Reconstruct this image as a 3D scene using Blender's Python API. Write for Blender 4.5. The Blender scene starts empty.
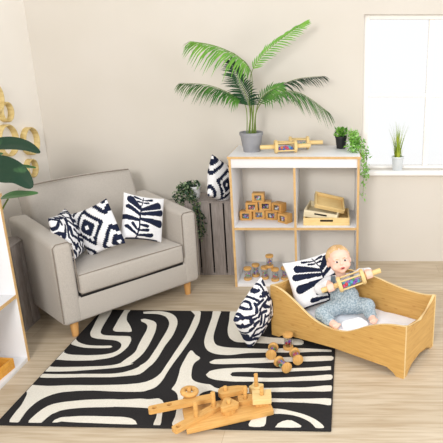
import bpy, bmesh, math, random
from mathutils import Vector, Matrix, Euler, noise
random.seed(7)
V=Vector
rad=math.radians
COL=bpy.context.scene.collection
# ------------------------------------------------------------------ camera model (443x443 frame)
CAM_H=1.65; PITCH=rad(17.4); FPX=560.0; PPX,PPY=332.0,221.5
def ray(px,py):
    a=(px-PPX)/FPX; b=-(py-PPY)/FPX
    return V((a, math.cos(PITCH)+b*math.sin(PITCH), -math.sin(PITCH)+b*math.cos(PITCH)))
def at(px,py,Y):                       # point on the plane y=Y seen at a pixel
    r=ray(px,py); return V((0,0,CAM_H))+r*(Y/r.y)
def on(px,py,z=0.0):                   # point at height z seen at a pixel
    r=ray(px,py); return V((0,0,CAM_H))+r*((z-CAM_H)/r.z)
# ------------------------------------------------------------------ materials
def lin(c):
    return tuple(((x/255)/12.92 if x/255<=.04045 else ((x/255+.055)/1.055)**2.4) for x in c)+(1,)
def base_mat(name, rough=.6, spec=.3):
    m=bpy.data.materials.new(name); m.use_nodes=True
    b=m.node_tree.nodes['Principled BSDF']; b.inputs['Roughness'].default_value=rough
    b.inputs['Specular IOR Level'].default_value=spec
    return m,m.node_tree,b
def mat(name, c1, c2=None, scale=20, stretch=(1,1,1), rough=.6, spec=.3, bump=0.0, detail=3, bscale=None, lo=.35, hi=.65, sheen=0):
    m,nt,b=base_mat(name,rough,spec)
    if c2 is None: c2=tuple(x*.93 for x in c1)
    tc=nt.nodes.new('ShaderNodeTexCoord'); mp=nt.nodes.new('ShaderNodeMapping'); mp.inputs['Scale'].default_value=stretch
    nt.links.new(tc.outputs['Object'],mp.inputs['Vector'])
    n=nt.nodes.new('ShaderNodeTexNoise'); n.inputs['Scale'].default_value=scale; n.inputs['Detail'].default_value=detail
    nt.links.new(mp.outputs['Vector'],n.inputs['Vector'])
    r=nt.nodes.new('ShaderNodeValToRGB'); r.color_ramp.elements[0].position=lo; r.color_ramp.elements[1].position=hi
    r.color_ramp.elements[0].color=lin(c1); r.color_ramp.elements[1].color=lin(c2)
    nt.links.new(n.outputs['Fac'],r.inputs['Fac']); nt.links.new(r.outputs['Color'],b.inputs['Base Color'])
    if sheen: b.inputs['Sheen Weight'].default_value=sheen
    if bump:
        bp=nt.nodes.new('ShaderNodeBump'); bp.inputs['Strength'].default_value=bump; bp.inputs['Distance'].default_value=.004
        src=n
        if bscale:
            src=nt.nodes.new('ShaderNodeTexNoise'); src.inputs['Scale'].default_value=bscale; nt.links.new(tc.outputs['Object'],src.inputs['Vector'])
        nt.links.new(src.outputs['Fac'],bp.inputs['Height']); nt.links.new(bp.outputs['Normal'],b.inputs['Normal'])
    return m
def clear_mat(name, tint=(1,1,1), gloss=.12):
    m=bpy.data.materials.new(name); m.use_nodes=True; nt=m.node_tree; nt.nodes.clear()
    o=nt.nodes.new('ShaderNodeOutputMaterial'); mx=nt.nodes.new('ShaderNodeMixShader'); t=nt.nodes.new('ShaderNodeBsdfTransparent'); g=nt.nodes.new('ShaderNodeBsdfGlossy')
    t.inputs['Color'].default_value=tint+(1,); g.inputs['Roughness'].default_value=.08; mx.inputs['Fac'].default_value=gloss
    nt.links.new(t.outputs[0],mx.inputs[1]); nt.links.new(g.outputs[0],mx.inputs[2]); nt.links.new(mx.outputs[0],o.inputs['Surface'])
    return m
def floor_mat():
    m,nt,b=base_mat('oak_floor',.42,.35)
    tc=nt.nodes.new('ShaderNodeTexCoord')
    br=nt.nodes.new('ShaderNodeTexBrick'); br.offset=.37; br.inputs['Scale'].default_value=1
    br.inputs['Brick Width'].default_value=1.3; br.inputs['Row Height'].default_value=.165; br.inputs['Mortar Size'].default_value=.0012; br.inputs['Mortar Smooth'].default_value=.3
    br.inputs['Color1'].default_value=lin((206,191,168)); br.inputs['Color2'].default_value=lin((195,178,153)); br.inputs['Mortar'].default_value=lin((172,152,126))
    nt.links.new(tc.outputs['Object'],br.inputs['Vector'])
    mp=nt.nodes.new('ShaderNodeMapping'); mp.inputs['Scale'].default_value=(1.2,16,1); nt.links.new(tc.outputs['Object'],mp.inputs['Vector'])
    n=nt.nodes.new('ShaderNodeTexNoise'); n.inputs['Scale'].default_value=2.6; n.inputs['Detail'].default_value=6; n.inputs['Distortion'].default_value=.6; nt.links.new(mp.outputs['Vector'],n.inputs['Vector'])
    r=nt.nodes.new('ShaderNodeValToRGB'); r.color_ramp.elements[0].position=.3; r.color_ramp.elements[0].color=lin((218,208,194)); r.color_ramp.elements[1].position=.62; r.color_ramp.elements[1].color=(1,1,1,1)
    nt.links.new(n.outputs['Fac'],r.inputs['Fac'])
    mx=nt.nodes.new('ShaderNodeMix'); mx.data_type='RGBA'; mx.blend_type='MULTIPLY'; mx.inputs['Factor'].default_value=.8
    nt.links.new(br.outputs['Color'],mx.inputs[6]); nt.links.new(r.outputs['Color'],mx.inputs[7]); nt.links.new(mx.outputs[2],b.inputs['Base Color'])
    return m
def wood(name,c1,c2,stretch=(3,30,30),rough=.5,scale=3,spec=.3):
    return mat(name,c1,c2,scale=scale,stretch=stretch,rough=rough,detail=5,lo=.3,hi=.7,spec=spec)
def knots(name,c1,c2):                 # bamboo ply with short dark nodes
    m=wood(name,c1,c2,(3,3,34),.45); nt=m.node_tree; b=nt.nodes['Principled BSDF']; src=b.inputs['Base Color'].links[0].from_socket
    tc=nt.nodes.new('ShaderNodeTexCoord'); mp=nt.nodes.new('ShaderNodeMapping'); mp.inputs['Scale'].default_value=(14,14,34); nt.links.new(tc.outputs['Object'],mp.inputs['Vector'])
    vo=nt.nodes.new('ShaderNodeTexVoronoi'); vo.inputs['Scale'].default_value=1.0; nt.links.new(mp.outputs['Vector'],vo.inputs['Vector'])
    r=nt.nodes.new('ShaderNodeValToRGB'); r.color_ramp.elements[0].position=.10; r.color_ramp.elements[0].color=lin((205,165,110)); r.color_ramp.elements[1].position=.22; r.color_ramp.elements[1].color=(1,1,1,1)
    nt.links.new(vo.outputs['Distance'],r.inputs['Fac'])
    mx=nt.nodes.new('ShaderNodeMix'); mx.data_type='RGBA'; mx.blend_type='MULTIPLY'; mx.inputs['Factor'].default_value=.4
    nt.links.new(src,mx.inputs[6]); nt.links.new(r.outputs['Color'],mx.inputs[7]); nt.links.new(mx.outputs[2],b.inputs['Base Color'])
    return m
M={}
M['wall_back']=mat('cream_wall_shaded',(210,203,192),(213,206,196),scale=2,rough=.9,spec=.1)  # darker than the left wall: weaker light put into the colour
M['wall_left']=mat('cream_wall_lit',(240,234,225),(243,237,228),scale=2,rough=.9,spec=.1)  # paler copy: the stronger light on this wall is put into its colour
M['trim']=mat('white_trim_paint',(240,236,230),(243,240,236),scale=3,rough=.5)
M['floor']=floor_mat()
M['glass']=clear_mat('window_glass',gloss=.04)
M['jar']=clear_mat('clear_shaker_plastic',(.84,.86,.87),.28)
M['clear']=clear_mat('clear_acrylic',(.96,.97,.97),.10)
M['white_board']=mat('white_melamine',(230,229,230),(233,232,233),scale=3,rough=.4)
M['back_board']=mat('pale_backing_board',(238,232,222),(240,234,225),scale=3,rough=.6)
M['birch']=wood('birch_edge',(216,180,128),(200,160,106),(8,8,8))
M['sofa']=mat('taupe_weave',(186,178,168),(172,164,155),scale=260,rough=.95,spec=.1,bump=.35,sheen=.2)
M['piping']=mat('dark_taupe_piping',(140,130,119),(128,118,108),scale=100,rough=.9)
M['leg']=wood('honey_leg_wood',(216,166,104),(196,142,82),(20,20,3))
M['gap']=mat('painted_gap_shade',(38,35,34),(30,28,27),scale=30,rough=.95)  # near-black colour standing in for shade in gaps and hollows
M['rug_black']=mat('black_pile',(36,35,36),(50,48,48),scale=190,stretch=(1,2.2,1),rough=.95,spec=.1,bump=.5)
M['rug_white']=mat('cream_pile',(231,226,214),(216,210,197),scale=190,stretch=(1,2.2,1),rough=.95,spec=.1,bump=.5)
M['cotton']=mat('white_cotton',(240,239,240),(233,232,234),scale=90,rough=.9,spec=.1,bump=.15)
M['navy']=mat('navy_print',(34,40,62),(28,33,52),scale=80,rough=.9,spec=.1)
M['ink']=mat('blue_black_print',(30,34,54),(40,45,66),scale=80,rough=.9,spec=.1)
M['crate']=wood('grey_washed_crate_wood',(160,150,144),(134,124,118),(30,30,3),.8)
M['bed']=knots('bamboo_ply',(208,166,98),(190,146,80))
M['bed_edge']=wood('pale_ply_edge',(232,204,150),(220,188,130),(6,6,30))
M['linen']=mat('white_sheet',(248,248,252),(242,242,248),scale=16,rough=.9,spec=.1,bump=.3,bscale=14)
M['toy']=wood('rubberwood',(218,172,104),(196,146,80),(4,34,34),.45)
M['toy_dark']=wood('warm_toy_wood',(212,162,94),(190,138,72),(26,26,4),.45)
M['toy_pale']=wood('pale_toy_wood',(232,204,146),(220,188,126),(5,40,40),.5)
M['cream_wood']=wood('cream_lime_wood',(232,220,190),(222,208,174),(5,40,40),.55)
M['hole']=mat('shadowed_slot',(46,38,30),(38,32,26),scale=20,rough=.9)
M['ring']=wood('split_bamboo',(226,204,146),(196,168,104),(4,14,14),.5)
M['pot_grey']=mat('matte_grey_pot',(150,150,154),(143,143,148),scale=14,rough=.65)
M['pot_black']=mat('black_pot',(36,36,38),(30,30,32),scale=14,rough=.5)
M['pot_white']=mat('white_glazed_pot',(240,240,240),(235,235,235),scale=8,rough=.3)
M['pot_metal']=mat('pale_grey_pail',(214,218,220),(200,205,208),scale=12,rough=.35)
M['soil']=mat('potting_soil',(58,42,32),(40,28,22),scale=60,rough=1,bump=.8)
M['palm']=mat('palm_green',(88,140,52),(52,104,42),scale=9,rough=.45)
M['palm_dark']=mat('deep_palm_green',(44,84,48),(28,60,40),scale=9,rough=.45)
M['palm_light']=mat('fresh_palm_green',(122,172,62),(84,142,48),scale=9,rough=.45)
M['stalk']=mat('green_stalk',(126,150,70),(104,120,58),scale=14,stretch=(1,1,.2),rough=.5)
M['bigleaf']=mat('glossy_dark_leaf',(22,54,36),(74,116,70),scale=11,rough=.42,lo=.56,hi=.78,spec=.3)
M['bigleaf_light']=mat('fresh_green_leaf',(50,110,44),(36,88,38),scale=11,rough=.35)
M['vine_dark']=mat('dark_ivy_leaf',(46,74,50),(30,54,38),scale=12,rough=.5)
M['vine_pale']=mat('variegated_ivy_leaf',(150,166,128),(86,116,76),scale=40,rough=.5)
M['vine_fresh']=mat('bright_trailing_leaf',(136,190,76),(100,160,60),scale=12,rough=.5)
M['vine_mint']=mat('pale_trailing_leaf',(172,212,128),(136,190,96),scale=12,rough=.5)
M['grass']=mat('yellow_green_grass',(176,188,66),(126,158,50),scale=12,rough=.5)
M['skin']=mat('skin',(240,199,180),(238,192,172),scale=14,rough=.55,spec=.25)
M['lip']=mat('lip_pink',(206,112,104),(198,102,96),scale=20,rough=.4)
M['mouth']=mat('mouth_inside',(112,44,42),(100,38,38),scale=20,rough=.6)
M['eye_white']=mat('eye_white',(236,232,230),(232,228,226),scale=10,rough=.2)
M['iris']=mat('dark_iris',(58,48,46),(44,38,38),scale=30,rough=.2)
M['brow']=mat('fair_brow',(206,164,124),(198,154,114),scale=60,rough=.9)
M['hair']=mat('fair_blond_hair',(226,190,140),(200,158,106),scale=34,stretch=(1,.4,.35),rough=.6,bump=.6)
M['shirt']=mat('white_knit_shirt',(240,240,242),(230,230,234),scale=120,rough=.95,spec=.1,bump=.3)
M['knit']=mat('blue_grey_knit',(136,152,162),(178,190,196),scale=110,rough=.95,spec=.1,bump=.6,lo=.42,hi=.6)
M['strap']=mat('blue_grey_strap',(138,156,168),(156,172,182),scale=110,rough=.95,spec=.1)
M['orange']=wood('orange_toned_wood',(226,166,72),(206,142,52),(5,30,30),.5)
BEADS=[]
for n,c in (('pink',(230,60,130)),('purple',(140,70,200)),('blue',(60,110,210)),('green',(70,180,110)),('orange',(245,140,50)),('red',(220,50,60)),('turquoise',(80,190,210)),('violet',(176,110,220))):
    M['bead_'+n]=mat('bead_'+n,c,tuple(x*.9 for x in c),scale=20,rough=.3); BEADS.append('bead_'+n)
# ------------------------------------------------------------------ mesh builder
class MB:
    def __init__(s): s.bm=bmesh.new(); s.k=0
    def _fin(s,verts):
        for f in {f for v in verts for f in v.link_faces}: f.material_index=s.k
    def box(s,c,size,R=None,bev=0.0,seg=2):
        r=bmesh.ops.create_cube(s.bm,size=1); vs=r['verts']
        for v in vs: v.co=V((v.co.x*size[0],v.co.y*size[1],v.co.z*size[2]))
        if bev:
            es={e for v in vs for e in v.link_edges}
            r=bmesh.ops.bevel(s.bm,geom=list(es),offset=bev,segments=seg,profile=.5,affect='EDGES'); vs=list({v for f in r['faces'] for v in f.verts}|{v for v in vs if v.is_valid})
        for v in vs:
            if R is not None: v.co=R@v.co
            v.co+=V(c)
        s._fin(vs); return vs
    def span(s,a,b,bev=0.0,seg=2):
        a,b=V(a),V(b); return s.box((a+b)/2,b-a,None,bev,seg)
    def rings(s,rings,cap=True,close=True):
        R=[[s.bm.verts.new(p) for p in r] for r in rings]; n=len(R[0]); m=n if close else n-1
        for a,b in zip(R,R[1:]):
            for i in range(m):
                j=(i+1)%n
                f=s.bm.faces.new((a[i],a[j],b[j],b[i])); f.material_index=s.k
        if cap:
            for r,flip in ((R[0],1),(R[-1],0)):
                f=s.bm.faces.new(list(reversed(r)) if flip else r); f.material_index=s.k
        return [v for r in R for v in r]
    def tube(s,pts,rads,n=8,cap=True):
        pts=[V(p) for p in pts]
        if not hasattr(rads,'__len__'): rads=[rads]*len(pts)
        up=V((0,0,1)); rr=[]; t0=(pts[1]-pts[0]).normalized()
        a=t0.orthogonal().normalized()
        for i,p in enumerate(pts):
            t=(pts[min(i+1,len(pts)-1)]-pts[max(i-1,0)]).normalized()
            a=(a-t*a.dot(t)).normalized(); b=t.cross(a)
            rr.append([p+(a*math.cos(2*math.pi*k/n)+b*math.sin(2*math.pi*k/n))*rads[i] for k in range(n)])
        return s.rings(rr,cap)
    def cyl(s,p0,p1,r0,r1=None,n=20,bev=0.0):
        p0,p1=V(p0),V(p1); r1=r0 if r1 is None else r1
        if not bev: return s.tube([p0,p1],[r0,r1],n)
        d=(p1-p0).normalized()
        return s.tube([p0,p0+d*bev*.3,p0+d*bev,p1-d*bev,p1-d*bev*.3,p1],[r0-bev,r0-bev*.3,r0,r1,r1-bev*.3,r1-bev],n)
    def lathe(s,prof,c=(0,0,0),n=28,cap=False):
        c=V(c); return s.rings([[c+V((r*math.cos(2*math.pi*k/n),r*math.sin(2*math.pi*k/n),z)) for k in range(n)] for r,z in prof],cap)
    def ball(s,c,r,R=None,u=14,v=9):
        rr=r if hasattr(r,'__len__') else (r,r,r)
        o=bmesh.ops.create_uvsphere(s.bm,u_segments=u,v_segments=v,radius=1)
        for w in o['verts']:
            w.co=V((w.co.x*rr[0],w.co.y*rr[1],w.co.z*rr[2]))
            if R is not None: w.co=R@w.co
            w.co+=V(c)
        s._fin(o['verts']); return o['verts']
    def capsule(s,p0,p1,r0,r1,n=14):
        p0,p1=V(p0),V(p1); d=(p1-p0).normalized(); P=[];Rr=[]
        for k in range(5):
            a=math.pi/2*(k/5.0+.04); P.append(p0-d*r0*math.cos(a)); Rr.append(r0*math.sin(a))
        for k in range(5,-1,-1):
            a=math.pi/2*(k/5.0 if k else .04); P.append(p1+d*r1*math.cos(a)); Rr.append(r1*math.sin(a))
        return s.tube(P,Rr,n)
    def prism(s,outline,d0,d1,f):                # outline in 2D, f maps (a,b,depth)->3D
        A=[s.bm.verts.new(f(a,b,d0)) for a,b in outline]; B=[s.bm.verts.new(f(a,b,d1)) for a,b in outline]; n=len(A)
        fs=[s.bm.faces.new(A),s.bm.faces.new(list(reversed(B)))]
        for i in range(n): fs.append(s.bm.faces.new((A[(i+1)%n],A[i],B[i],B[(i+1)%n])))
        for x in fs: x.material_index=s.k
        return A+B
    def strip(s,rows):                           # rows of equal-length point lists
        R=[[s.bm.verts.new(p) for p in r] for r in rows]
        for a,b in zip(R,R[1:]):
            for i in range(len(a)-1):
                f=s.bm.faces.new((a[i],a[i+1],b[i+1],b[i])); f.material_index=s.k
    def build(s,name,mats,parent=None,smooth=True,angle=40,label=None,normals=True):
        if normals: bmesh.ops.recalc_face_normals(s.bm,faces=s.bm.faces[:])
        me=bpy.data.meshes.new(name); s.bm.to_mesh(me); s.bm.free()
        if not isinstance(mats,(list,tuple)): mats=[mats]
        for m in mats: me.materials.append(M[m] if isinstance(m,str) else m)
        if smooth:
            me.polygons.foreach_set('use_smooth',[True]*len(me.polygons))
            try: me.set_sharp_from_angle(angle=rad(angle))
            except Exception: pass
        o=bpy.data.objects.new(name,me); COL.objects.link(o)
        if parent is not None: o.parent=parent
        if label: o['label']=label
        return o
def tag(o,label,cat,group=None):
    o['label']=label; o['category']=cat
    if group: o['group']=group
    return o
def thing(name,label,cat,loc=(0,0,0),rot=(0,0,0),group=None,mx=None):
    o=bpy.data.objects.new(name,None); o.empty_display_size=.05; COL.objects.link(o)
    if mx is not None: o.matrix_world=mx
    else: o.location=loc; o.rotation_euler=rot
    return tag(o,label,cat,group)
def struct(o): o['kind']='structure'; return o
def kids(o): return [c for c in COL.objects if c.parent==o]
def copy_tree(o,parent=None):
    c=o.copy(); COL.objects.link(c)
    if parent is not None: c.parent=parent
    for k in kids(o): copy_tree(k,c)
    return c
def basis(x,y,z,o):
    m=Matrix.Identity(4)
    for i,c in enumerate((x,y,z)):
        c=V(c)
        for r in range(3): m[r][i]=c[r]
    for r in range(3): m[r][3]=o[r]
    return m
# ------------------------------------------------------------------ setting
WB=4.2; WL=-2.16; WR=3.4; WT=2.7; Y0=-.6
b=MB(); b.span((WL-.1,Y0,-.06),(WR,WB+.1,0)); struct(b.build('floor','floor',smooth=False))
b=MB(); b.span((WL-.1,Y0,0),(WL,WB+.1,WT)); struct(b.build('wall_left','wall_left',smooth=False))
wx0,wx1,wz0,wz1=.226,1.24,.747,1.862
b=MB()
b.span((WL,WB,0),(wx0,WB+.14,WT)); b.span((wx1,WB,0),(WR,WB+.14,WT)); b.span((wx0,WB,0),(wx1,WB+.14,wz0)); b.span((wx0,WB,wz1),(wx1,WB+.14,WT))
struct(b.build('wall_back','wall_back',smooth=False))
b=MB(); fw=.046
for a,c in (((wx0,wz0),(wx0+fw,wz1)),((wx1-fw,wz0),(wx1,wz1)),((wx0+fw,wz1-.03),(wx1-fw,wz1)),((wx0+fw,wz0),(wx1-fw,wz0+.02))):
    b.span((a[0],WB+.05,a[1]),(c[0],WB+.12,c[1]),.004)
w=struct(b.build('window_1','trim'))
b=MB(); b.span((.700,WB+.065,wz0+.02),(.736,WB+.105,wz1-.03),.004); b.build('mullion','trim',w)
b=MB(); b.span((wx0+fw,WB+.07,1.283),(wx1-fw,WB+.10,1.313),.004); b.build('transom','trim',w)
b=MB(); b.span((wx0+fw,WB+.083,wz0+.02),(wx1-fw,WB+.087,wz1-.03)); b.build('pane','glass',w,smooth=False)
b=MB(); b.span((wx0-.012,WB-.05,.712),(wx1+.03,WB+.0,.747),.006); b.build('window_sill','trim',w)
RUG_W,RUG_D=1.529,1.158
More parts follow.
